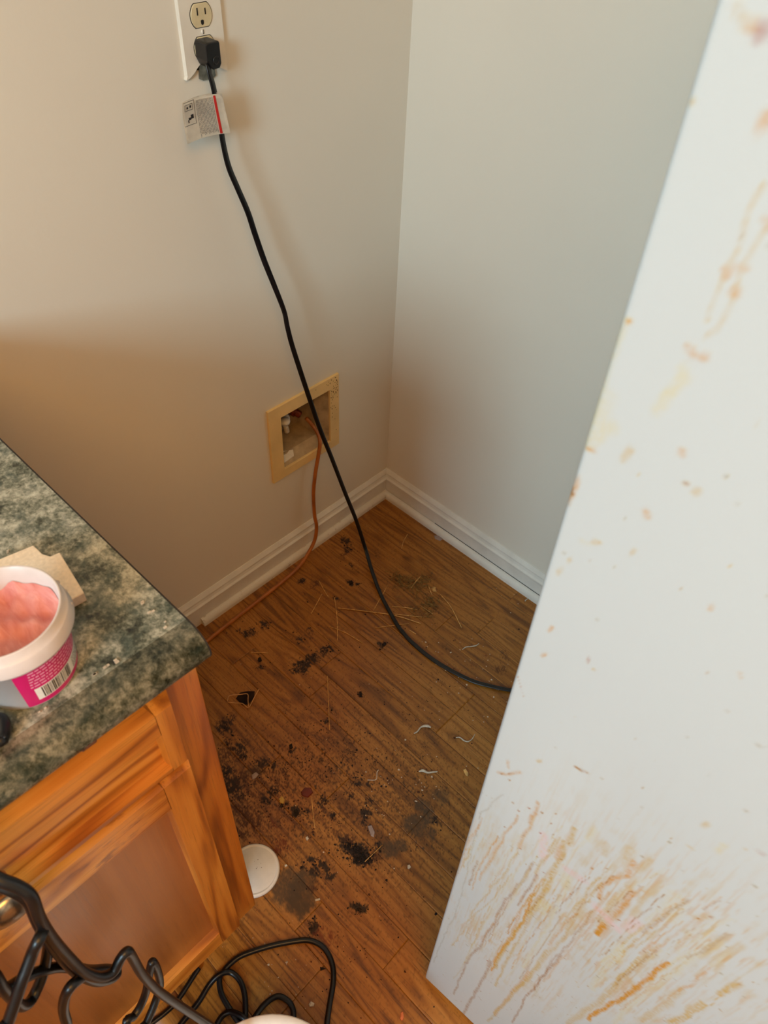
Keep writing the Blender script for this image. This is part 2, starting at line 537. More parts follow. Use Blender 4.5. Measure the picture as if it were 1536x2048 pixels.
# ---- floor: oak laminate strips laid toward the camera, grime with its own shapes on them
BL = [(-0.5753,-0.1074,0.016,1.0,0),(-0.5822,-0.0888,0.007,1.1,0),(-0.529,-0.1176,0.016,1.1,0),(-0.5602,-0.1105,0.014,0.8,0),(-0.541,-0.2624,0.022,1.25,0),(-0.5145,-0.2629,0.02,1.15,0),(-0.4842,-0.2649,0.018,1.0,0),(-0.4657,-0.27,0.014,0.8,0),(-0.5622,-0.2595,0.014,0.8,0),(-0.3817,-0.0781,0.014,0.9,0),(-0.3658,-0.1112,0.016,0.9,1),(-0.4035,-0.1132,0.012,0.6,1),(-0.3005,-0.1666,0.01,1.2,0),(-0.2887,-0.1825,0.01,0.9,0),(-0.3561,-0.1769,0.01,1.0,0),(-0.2124,-0.0584,0.02,0.9,0),(-0.2252,-0.0844,0.018,1.0,0),(-0.2476,-0.091,0.014,0.7,1),(-0.2555,-0.1297,0.012,0.7,0),(-0.4757,-0.2137,0.018,0.7,1),(-0.4994,-0.2059,0.014,0.8,0),(-0.4641,-0.1976,0.01,0.9,0),(-0.4909,-0.1791,0.01,0.6,0),(-0.759,-0.2575,0.024,1.0,0),(-0.736,-0.2547,0.014,0.8,0),(-0.763,-0.315,0.022,0.9,0),(-0.7755,-0.2885,0.014,0.7,0),(-0.7703,-0.3369,0.012,1.0,0),(-0.7572,-0.3743,0.02,0.9,0),(-0.7464,-0.4,0.02,0.6,1),(-0.8236,-0.3691,0.026,1.25,0),(-0.8146,-0.3387,0.018,1.1,0),(-0.8253,-0.393,0.02,0.9,0),(-0.7756,-0.378,0.018,0.7,2),(-0.7818,-0.4341,0.02,0.8,0),(-0.7683,-0.4363,0.012,1.0,0),(-0.7974,-0.4437,0.016,0.8,0),(-0.777,-0.47,0.014,0.9,0),(-0.7685,-0.4952,0.012,1.3,0),(-0.7563,-0.5103,0.012,0.8,0),(-0.7298,-0.4809,0.012,0.7,3),(-0.7234,-0.5185,0.016,1.1,0),(-0.7334,-0.5362,0.018,0.9,1),(-0.7246,-0.5507,0.01,1.1,0),(-0.7443,-0.5646,0.024,0.6,1),(-0.7421,-0.5895,0.022,0.7,1),(-0.8413,-0.4461,0.04,0.75,1),(-0.8694,-0.4511,0.03,0.7,1),(-0.8401,-0.4741,0.03,0.5,1),(-0.8319,-0.5219,0.022,0.8,3),(-0.8281,-0.5387,0.016,0.7,3),(-0.8175,-0.4836,0.018,0.6,3),(-0.7414,-0.6447,0.018,1.7,0),(-0.739,-0.6292,0.018,1.3,0),(-0.747,-0.6081,0.022,1.0,0),(-0.7348,-0.6591,0.014,1.2,0),(-0.734,-0.6082,0.014,0.9,1),(-0.7238,-0.6638,0.026,0.8,1),(-0.6978,-0.671,0.022,0.7,2),(-0.6747,-0.6815,0.014,0.8,2),(-0.6944,-0.6219,0.02,0.6,1),(-0.6739,-0.5951,0.012,1.1,0),(-0.6862,-0.6032,0.01,1.1,0),(-0.653,-0.5813,0.01,0.8,0),(-0.7011,-0.6548,0.01,1.1,0),(-0.6279,-0.5636,0.014,0.8,0),(-0.6415,-0.5353,0.016,0.8,0),(-0.6734,-0.5465,0.012,0.8,0),(-0.6272,-0.6765,0.028,0.75,2),(-0.5968,-0.6855,0.014,1.1,2),(-0.5896,-0.6623,0.018,0.7,2),(-0.5489,-0.6722,0.03,0.5,2),(-0.6185,-0.7096,0.02,0.5,2),(-0.5944,-0.6962,0.01,1.1,0),(-0.8182,-0.6056,0.012,1.2,0),(-0.7997,-0.6032,0.01,1.1,0),(-0.8005,-0.6174,0.012,1.1,0),(-0.8032,-0.6295,0.01,1.1,0),(-0.8085,-0.5816,0.01,1.1,0),(-0.8396,-0.6023,0.02,0.8,2),(-0.8295,-0.5816,0.012,0.9,0),(-0.8713,-0.5881,0.032,1.0,2),(-0.8669,-0.6166,0.03,0.95,2),(-0.884,-0.6226,0.022,0.8,2),(-0.8659,-0.6353,0.016,0.6,2),(-0.8371,-0.6169,0.014,0.9,1),(-0.8245,-0.6298,0.014,0.6,1),(-0.8774,-0.6673,0.01,1.7,0),(-0.8863,-0.6719,0.01,1.5,0),(-0.881,-0.684,0.018,0.9,3),(-0.8764,-0.7042,0.022,0.7,3),(-0.8903,-0.7065,0.014,0.7,3),(-0.8652,-0.7024,0.014,0.6,3),(-0.807,-0.6977,0.01,1.4,0),(-0.8006,-0.7113,0.01,1.5,0),(-0.8103,-0.7061,0.01,1.3,0),(-0.8247,-0.7006,0.016,0.6,1),(-0.8263,-0.6897,0.014,0.5,1),(-0.379,-0.3444,0.012,1.0,0),(-0.3679,-0.3496,0.006,1.3,0),(-0.2925,-0.4589,0.03,0.45,3),(-0.2482,-0.474,0.03,0.5,3),(-0.2656,-0.5324,0.03,0.5,3),(-0.2204,-0.5399,0.03,0.5,3),(-0.2359,-0.5805,0.022,0.8,1),(-0.1959,-0.5642,0.02,0.7,1),(-0.2255,-0.3139,0.03,0.5,1),(-0.2137,-0.3677,0.02,0.6,1),(-0.2058,-0.2462,0.03,0.45,1),(-0.1924,-0.3251,0.02,0.6,1),(-0.2105,-0.412,0.04,0.35,3),(-0.7289,-0.4177,0.012,0.7,0),(-0.7008,-0.431,0.03,0.5,0),(-0.6653,-0.4516,0.03,0.5,0),(-0.6515,-0.4956,0.03,0.6,0),(-0.6074,-0.4792,0.03,0.5,0),(-0.6355,-0.4196,0.03,0.3,0),(-0.5874,-0.5452,0.03,0.4,0),(-0.5982,-0.4024,0.01,1.0,0),(-0.7396,-0.392,0.012,1.0,0),(-0.6922,-0.394,0.008,1.4,0),(-0.6,-0.1817,0.006,1.4,0),(-0.5029,-0.4036,0.007,1.4,0),(-0.611,-0.2019,0.008,1.1,0),(-0.7266,-0.2394,0.02,0.6,1),(-0.5819,-0.5953,0.05,0.35,1),(-0.5311,-0.6169,0.05,0.3,1),(-0.433,-0.6069,0.03,0.35,2),(-0.6534,-0.6088,0.05,0.45,1),(-0.6942,-0.5676,0.05,0.5,1),(-0.6939,-0.4825,0.05,0.5,1),(-0.7495,-0.4264,0.05,0.6,1),(-0.7911,-0.3845,0.06,0.7,1),(-0.8492,-0.4107,0.05,0.7,1),(-0.7931,-0.3079,0.04,0.7,1)]
BCOL = {0: lin(26, 14, 8), 1: lin(70, 34, 12), 2: lin(74, 56, 38), 3: lin(104, 38, 14)}
WASH = [(-0.6939,-0.4825,0.16),(-0.7888,-0.4719,0.14),(-0.6392,-0.5952,0.15),(-0.8118,-0.3636,0.1),(-0.6057,-0.6571,0.1)]


def floor_grime(x, y):
    n = x.shape[0]
    rgb = np.tile(np.array(BCOL[1][:3]), (n, 1)); al = np.zeros(n)
    wx = x + 0.010 * (fbm(x * 90, y * 90, 3) - 0.5) * 2
    wy = y + 0.010 * (fbm(x * 90, y * 90, 9) - 0.5) * 2
    g1 = fbm(x * 260, y * 150, 21, 4)
    g2 = fbm(x * 520, y * 420, 31, 3)
    st = fbm(x * 420, y * 34, 41, 3)
    patch = np.clip(0.5 + 1.9 * (0.36 * g1 + 0.42 * g2 + 0.22 * st - 0.5), 0, 1)
    # overall film of dirt in the trodden middle
    w = np.zeros(n)
    for bx, by, r in WASH:
        w = np.maximum(w, np.exp(-((x - bx) ** 2 + (y - by) ** 2) / (r * r)))
    film = 0.55 * w * sstep(0.40, 0.70, patch)
    sp = sstep(0.66, 0.73, fbm(x * 330, y * 330, 77, 2)) * np.clip(0.35 + 0.9 * w, 0, 1) * 0.8
    al = np.maximum(film, sp)
    rgb[sp > film] = np.array(lin(40, 22, 10)[:3])
    for bx, by, r, s, k in BL:
        d2 = ((wx - bx) ** 2 + (wy - by) ** 2) / (r * r)
        sel = d2 < 2.6
        if not sel.any(): continue
        m = np.exp(-d2[sel] * 1.1) * s
        if k == 2:
            a = np.clip(sstep(0.22, 0.55, m) * (0.45 + 0.7 * patch[sel]), 0, 0.85)
        else:
            a = sstep(0.40, 0.80, m * (0.10 + 1.65 * patch[sel])) * (0.94 if k == 0 else .75)
        c = np.array(BCOL[k][:3])
        old = al[sel]; new = a + old * (1 - a)
        wgt = (a / np.maximum(new, 1e-6))[:, None]
        rgb[sel] = rgb[sel] * (1 - wgt) + c * wgt
        al[sel] = new
    return rgb, np.clip(al, 0, 0.97)


floor = struct('floor', box_bm((X0, Y0, -0.05), (T, T, -0.009)), m_under, 'worn honey oak laminate floor, dirty and littered')
SW = 0.065
FIX = {5: [-.579], 6: [-.579], 9: [-.150, -.678], 10: [-.52], 11: [-.387], 13: [-.65], 14: [-.725], 15: [-.726], 8: [-.33], 12: [-.13, -.80]}
tones = {}
frng = random.Random(11)


def grid_lines(a, b, step):
    n = max(1, int(round(abs(b - a) / step)))
    return np.linspace(a, b, n + 1)


def plank_mesh(x0, x1, y0, y1, fine):
    g = 0.00016
    xs = grid_lines(x0 + g, x1 - g, 0.0022 if fine else 1)
    ys = grid_lines(y0 + g, y1 - g, 0.0022 if fine else 5)
    nx, ny = len(xs), len(ys)
    XX, YY = np.meshgrid(xs, ys, indexing='ij')
    top = np.stack([XX.ravel(), YY.ravel(), np.zeros(nx * ny)], 1)
    idx = np.arange(nx * ny).reshape(nx, ny)
    q = np.stack([idx[:-1, :-1], idx[1:, :-1], idx[1:, 1:], idx[:-1, 1:]], -1).reshape(-1, 4)
    ring = np.concatenate([idx[:, 0], idx[-1, 1:], idx[::-1, -1][1:], idx[0, ::-1][1:-1]])
    low = top[ring].copy(); low[:, 2] = -0.009
    base = len(top); k = len(ring)
    j = np.arange(k); jn = (j + 1) % k
    sk = np.stack([ring[j], base + j, base + jn, ring[jn]], -1)
    V = np.concatenate([top, low]); Fq = np.concatenate([q, sk])
    me = bpy.data.meshes.new('plank')
    me.from_pydata([], [], [])
    me.vertices.add(len(V)); me.vertices.foreach_set('co', V.astype(np.float32).ravel())
    me.loops.add(Fq.size); me.loops.foreach_set('vertex_index', Fq.astype(np.int32).ravel())
    me.polygons.add(len(Fq))
    me.polygons.foreach_set('loop_start', np.arange(0, Fq.size, 4, dtype=np.int32))
    me.polygons.foreach_set('loop_total', np.full(len(Fq), 4, dtype=np.int32))
    me.update(calc_edges=True)
    if fine: rgb, al = floor_grime(V[:, 0], V[:, 1])
    else: rgb, al = np.zeros((len(V), 3)), np.zeros(len(V))
    if True:
        at = me.attributes.new('grime', 'FLOAT_COLOR', 'POINT')
        at.data.foreach_set('color', np.concatenate([rgb, al[:, None]], 1).astype(np.float32).ravel())
    me.materials.append(m_floor)
    return me


for c in range(int(-X0 / SW) + 1):
    x1 = -c * SW; x0 = max(X0, x1 - SW)
    cuts = [0.0]
    if x0 > -1.12:
        cuts += FIX.get(c, [-frng.uniform(.25, .75)])
        cuts.append(-0.98 - 0.04 * (c % 3))
    y = cuts[-1]
    while y > Y0 + .3:
        y -= frng.uniform(.7, 1.25); cuts.append(max(y, Y0))
    if cuts[-1] > Y0: cuts.append(Y0)
    for a, b in zip(cuts, cuts[1:]):
        fine = x0 > -1.12 and a > -0.95
        pl = obj('plank', plank_mesh(x0, x1, b, a, fine), None, floor)
        pl['seed'] = frng.uniform(0, 40)
        pl['tone'] = frng.uniform(-.05, .05)

# ---- baseboards with an ogee top, and quarter round shoe strips
BP = [(0, 0), (-.012, 0), (-.012, .052), (-.0145, .056), (-.0145, .060), (-.0105, .064), (-.0085, .070), (-.0085, .074), (-.0055, .079), (-.002, .084), (0, .084)]


def base_bm(axis, a, b):
    bm = bmesh.new()
    A, B = [], []
    for u, z in BP:
        if axis == 'x':
            A.append(bm.verts.new((a, u, z))); B.append(bm.verts.new((b + u, u, z)))
        else:
            A.append(bm.verts.new((u, a, z))); B.append(bm.verts.new((u, b + u, z)))
    n = len(BP)
    bm.faces.new(A); bm.faces.new(B[::-1])
    for i in range(n):
        j = (i + 1) % n
        bm.faces.new((A[i], A[j], B[j], B[i]))
    bmesh.ops.recalc_face_normals(bm, faces=bm.faces[:])
    return bm


struct('baseboard_left', base_bm('x', -0.94, 0), m_trim, 'cream baseboard with moulded top below the supply box')
struct('baseboard_right', base_bm('y', Y0, 0), m_trim, 'white baseboard with moulded top running behind the refrigerator')
QR = [(0, 0), (-.012, 0)] + [(-.012 * math.cos(t), .006 + .014 * math.sin(t)) for t in np.linspace(0, PI / 2, 7)][0:6] + [(0, .020)]


def shoe_bm(axis, a, b, off):
    bm = bmesh.new()
    A, B = [], []
    for u, z in QR:
        w = u + off
        if axis == 'x':
            A.append(bm.verts.new((a, w, z))); B.append(bm.verts.new((b + w, w, z)))
        else:
            A.append(bm.verts.new((w, a, z))); B.append(bm.verts.new((w, b + w, z)))
    n = len(QR)
    bm.faces.new(A); bm.faces.new(B[::-1])
    for i in range(n):
        j = (i + 1) % n
        bm.faces.new((A[i], A[j], B[j], B[i]))
    bmesh.ops.recalc_face_normals(bm, faces=bm.faces[:])
    return bm


struct('trim_1', shoe_bm('x', -0.63, 0, -.0122), m_shoe, 'scuffed quarter round strip ending short of the cabinet')
struct('trim_2', shoe_bm('y', Y0, 0, -.0135), m_trim, 'white quarter round strip with a dark gap above it')
struct('gap_shade_strip', box_bm((-.0137, Y0, .0), (-.0121, -.19, .0203)), m_slot)  # solid dark strip, its colour stands in for shade in the gap above the quarter round

# wide ceiling light box of the kitchen, above and behind the camera
cl = empty('ceiling_lamp', (-1.70, -1.85, H - .001))
tag(cl, 'square ceiling light box with a warm diffuser', 'lamp')
obj('housing', box_bm((-.64, -.64, -.022), (.64, .64, 0), .004), m_white_pl, cl)
_a = N('warm_lamp_diffuser'); _a.set(lin(250, 240, 220), 0.4)
_a.b.inputs['Emission Color'].default_value = (1.0, .46, .10, 1); _a.b.inputs['Emission Strength'].default_value = 0.6
obj('diffuser', box_bm((-.60, -.60, -.034), (.60, .60, -.0225), .003), _a.m, cl)
ld = bpy.data.lights.new('ceiling_lamp_light', 'AREA'); ld.shape = 'SQUARE'; ld.size = 1.18; ld.energy = 32; ld.color = (1.0, .45, .06)
lo = bpy.data.objects.new('ceiling_lamp_light', ld); COL.objects.link(lo); lo.location = (-1.70, -1.85, H - .045)

# ------------------------------------------------------------------ refrigerator
FAa = 0.0561
fr = empty('refrigerator', (-0.8117, -0.8612, 0), 0)
fr.rotation_euler = (0, 0, FAa)
tag(fr, 'white refrigerator pulled out from the wall, its side stained with amber drips', 'refrigerator')
# local frame: the back left corner is the origin, +x toward the right wall, -y toward the front
FZ0, FH, FD, FW = 0.025, 1.70, 0.64, 0.70

AMB, BRN, OCH, PNK, PAL, RED, GRY = lin(190, 134, 30), lin(148, 96, 22), lin(186, 158, 92), lin(214, 184, 188), lin(200, 192, 148), lin(150, 64, 34), lin(146, 144, 134)
STROKES = [
 ([(0.0544,0.7876),(0.0552,0.767),(0.0555,0.7366),(0.0534,0.7115),(0.0553,0.6863)], .0035, AMB, .55),
 ([(0.0897,0.7579),(0.0932,0.7027),(0.0934,0.6334),(0.0916,0.5494),(0.0871,0.4632),(0.087,0.3337)], .0045, OCH, .75),
 ([(0.0732,0.6771),(0.0689,0.5969),(0.0626,0.5474),(0.0635,0.4685),(0.0591,0.3546),(0.0521,0.2939),(0.0515,0.1986),(0.0536,0.0833)], .0030, BRN, .55),
 ([(0.0854,0.617),(0.0899,0.5573),(0.0883,0.457),(0.0843,0.3792),(0.0842,0.3124)], .0036, AMB, .8),
 ([(0.1402,0.527),(0.1421,0.5006),(0.1386,0.4573),(0.1366,0.3315),(0.1407,0.1926)], .0026, BRN, .6),
 ([(0.0784,0.3424),(0.0811,0.2711),(0.08,0.1661),(0.078,0.034)], .0040, BRN, .55),
 ([(0.123,0.4131),(0.1215,0.3202),(0.1199,0.2912),(0.1172,0.1611)], .0045, AMB, .55),
 ([(0.1268,0.5096),(0.1257,0.4),(0.1198,0.2529),(0.1144,0.106)], .0035, OCH, .6),
 ([(0.2112,0.6947),(0.2103,0.6602),(0.2101,0.6009),(0.2083,0.5391),(0.2038,0.4985),(0.2006,0.4261)], .0062, AMB, .92),
 ([(0.1565,0.7643),(0.1568,0.723),(0.1552,0.6803),(0.1537,0.6416)], .0060, AMB, .55),
 ([(0.15,0.7536),(0.149,0.7185),(0.1487,0.6689)], .0060, OCH, .5),
 ([(0.1521,0.6698),(0.1532,0.6418)], .0070, AMB, .95),
 ([(0.1427,0.8095),(0.1447,0.7821)], .0060, AMB, .85),
 ([(0.1447,0.7803),(0.1368,0.7611),(0.1339,0.7354),(0.1381,0.7077)], .0040, AMB, .65),
 ([(0.2557,0.7505),(0.2548,0.7368),(0.2534,0.7092)], .0050, OCH, .75),
 ([(0.2523,0.6727),(0.2518,0.6309),(0.2502,0.5813)], .0060, OCH, .7),
 ([(0.1993,0.6907),(0.1952,0.6175),(0.1971,0.5027),(0.1894,0.3614)], .0060, OCH, .55),
 ([(0.2262,0.7869),(0.2221,0.7506),(0.2199,0.6719),(0.2175,0.5687),(0.2211,0.4763)], .0060, PAL, .6),
 ([(0.2347,0.6675),(0.2359,0.6101),(0.2349,0.5368)], .0060, OCH, .4),
 ([(0.1039,0.7144),(0.1184,0.7191)], .0100, PNK, .5),
 ([(0.1404,0.6904),(0.1534,0.6865),(0.1644,0.6813)], .0120, PNK, .6),
 ([(0.1705,0.6959),(0.1735,0.7195)], .0120, PNK, .5),
 ([(0.0699,0.7449),(0.0778,0.7035)], .0080, PNK, .5),
 ([(0.0234,0.7575),(0.0078,0.6919),(0.0116,0.5758),(0.0157,0.4308),(0.0105,0.2748),(0.0066,0.1363)], .0016, GRY, .4),
 ([(0.0551,0.6741),(0.0491,0.5852),(0.0373,0.4774),(0.0319,0.3476),(0.0247,0.2725)], .0018, OCH, .6),
 ([(0.057,0.6211),(0.0509,0.5226),(0.0381,0.428),(0.0371,0.3502)], .0014, OCH, .5),
 ([(0.095,0.6501),(0.0958,0.5432),(0.0956,0.4189),(0.0978,0.2722)], .0030, OCH, .6),
 ([(0.1093,0.6979),(0.1134,0.5685),(0.1141,0.4087)], .0030, PAL, .7),
 ([(0.1273,0.6848),(0.1324,0.5824),(0.1295,0.4708),(0.1237,0.3269)], .0035, OCH, .5),
 ([(0.1391,0.6775),(0.1401,0.631),(0.1399,0.585),(0.1379,0.5121),(0.1368,0.3785)], .0022, BRN, .4),
 ([(0.0909,0.7904),(0.0939,0.7599)], .0050, OCH, .7), ([(0.1047,0.8135),(0.1047,0.7891)], .0060, PAL, .8),
 ([(0.0873,0.7483),(0.0894,0.7189)], .0050, AMB, .4), ([(0.1191,0.8042),(0.1207,0.7869)], .0060, OCH, .5),
 ([(0.1355,0.8234),(0.1372,0.7967)], .0060, OCH, .6), ([(0.1496,0.8296),(0.1492,0.7986)], .0050, OCH, .5),
 ([(0.1825,0.8073),(0.1878,0.7679)], .0140, PAL, .7), ([(0.2069,0.8139),(0.2001,0.7958)], .0060, OCH, .6),
 ([(0.1817,0.9143),(0.1801,0.9008)], .0045, PAL, .9), ([(0.1657,0.9239),(0.1642,0.9187)], .0040, OCH, .7),
 ([(0.1639,0.8829),(0.1672,0.8835)], .0035, OCH, .6), ([(0.1795,0.654),(0.1818,0.6213)], .0090, PAL, .8),
 ([(0.1023,0.6178),(0.1,0.591)], .0110, PAL, .8), ([(0.1056,0.7028),(0.108,0.6829)], .0100, PAL, .7),
 ([(0.1764,0.6228),(0.1837,0.5111)], .0080, PAL, .6),
 ([(0.0686,0.8789),(0.0788,0.8811)], .0032, BRN, .9), ([(0.0117,0.7871),(0.0218,0.7995),(0.0298,0.8143)], .0030, AMB, .5),
 ([(0.0162,0.8165),(0.0187,0.8068)], .0028, AMB, .6), ([(0.0396,0.8503),(0.0433,0.854)], .0025, OCH, .8),
 ([(0.1575,1.0274),(0.1617,1.0309)], .0020, GRY, .6), ([(0.1979,0.9307),(0.2012,0.9319)], .0040, RED, .35),
 ([(0.0086,1.3815),(0.0119,1.3785),(0.015,1.3772)], .0035, OCH, .55), ([(0.0145,1.3771),(0.0154,1.3761)], .0040, AMB, .6),
 ([(0.0185,1.3766),(0.019,1.3749)], .0050, RED, .75),
 ([(0.0319,1.3527),(0.0314,1.3482)], .0045, AMB, .6),
 ([(0.0408,1.331),(0.038,1.3241),(0.0367,1.3183),(0.0379,1.309),(0.0386,1.3016),(0.0378,1.2926),(0.0374,1.2833),(0.0373,1.2738),(0.0387,1.2685)], .0024, OCH, .4),
 ([(0.0458,1.3188),(0.0438,1.3076),(0.0436,1.2965),(0.045,1.2863),(0.0451,1.278),(0.0439,1.2668),(0.0406,1.2608)], .0026, OCH, .42),
 ([(0.0375,1.2934),(0.0384,1.2925)], .0040, AMB, .75), ([(0.0413,1.2958),(0.0454,1.2972)], .0035, AMB, .5),
 ([(0.0442,1.286),(0.0453,1.2862)], .0045, AMB, .6), ([(0.0443,1.3183),(0.0455,1.3171)], .0040, AMB, .4),
 ([(0.0342,1.2543),(0.0374,1.2513),(0.0413,1.251),(0.0434,1.2522)], .0036, AMB, .55),
 ([(0.0042,1.2553),(0.0037,1.253)], .0036, AMB, 1.0), ([(0.0354,1.243),(0.0361,1.2321),(0.0325,1.2244)], .0050, PAL, .6),
 ([(0.0023,1.2541),(0.0014,1.2372),(0.0011,1.2206),(0.0014,1.2071)], .0050, PAL, .8),
 ([(-0.0008,1.2034),(-0.0009,1.188),(-0.0013,1.1766)], .0080, PAL, .9), ([(0.0131,1.1946),(0.0083,1.1858),(0.0026,1.1788)], .0070, PAL, .7), ([(0.0036,1.2102),(0.0044,1.1921)], .012, PAL, .6),
 ([(0.003,1.1753),(0.0078,1.1756)], .0030, AMB, .8), ([(0.0027,1.15),(0.0013,1.1406),(0.0007,1.136)], .0040, AMB, .7),
 ([(0.0005,1.1387),(0.0008,1.1357)], .0038, BRN, .9), ([(0.0,1.1326),(0.0006,1.1278)], .0034, AMB, .8),
 ([(0.0264,1.1865),(0.0252,1.1784)], .0040, OCH, .6), ([(0.0503,1.2007),(0.0509,1.1976)], .0040, AMB, .6),
 ([(0.0462,1.152),(0.0474,1.15)], .0045, AMB, .6), ([(0.0641,1.1817),(0.0636,1.1802)], .0040, OCH, .7),
 ([(0.0221,1.1119),(0.0271,1.1133)], .0032, OCH, .8), ([(0.0143,1.1069),(0.0203,1.1074)], .0024, PAL, .8),
 ([(0.0476,1.1219),(0.0472,1.1177)], .0024, OCH, .6), ([(0.0134,1.0883),(0.0134,1.0858)], .0028, OCH, .8),
 ([(0.0107,1.0759),(0.009,1.0692)], .0030, OCH, .6), ([(0.0971,1.1149),(0.0976,1.113)], .0026, AMB, .8),
 ([(0.0169,1.018),(0.0154,1.0124)], .0024, AMB, .8), ([(0.0171,0.9855),(0.015,0.9812)], .0024, AMB, .8),
 ([(0.047,1.0095),(0.0468,1.0071)], .0022, RED, .8), ([(0.1289,1.0774),(0.1303,1.0765)], .0024, AMB, .6),
 ([(0.0021,0.9423),(0.0066,0.9321),(0.011,0.9227)], .0009, RED, .6), ([(0.0374,1.2369),(0.0348,1.2284),(0.0315,1.216)], .0060, PAL, .7),
]
for _p in [(0.0526,0.7129),(0.0558,0.6842),(0.0649,0.7392),(0.1188,0.7486),(0.128,0.7688),(0.1561,0.7622),(0.1772,0.769),(0.0732,0.6951),(0.0893,0.5674),(0.1604,0.699),(0.1591,0.6792),(0.1381,0.7077),(0.1757,0.6629),(0.0746,0.3324),(0.0338,0.7008),(0.034,0.7553),(0.0413,0.7501),(0.0483,0.7685),(0.0602,0.7774),(0.071,0.7921),(0.07,0.7709),(0.0919,0.7236),(0.1149,0.6749),(0.1196,0.3024),(0.0677,0.4249),(0.0847,0.2007),(0.2191,0.6575),(0.0844,0.6738),(0.076,0.7553),(0.2006,0.797),(0.2079,0.8135),(0.2555,0.75),(0.1447,0.5259),(0.0224,0.7895),(0.0139,0.7888),(0.0202,0.799)]:
    STROKES.append(([_p, (_p[0] + .0012, _p[1] + .0016)], .0022, BRN if rng.random() < .6 else RED, .85))
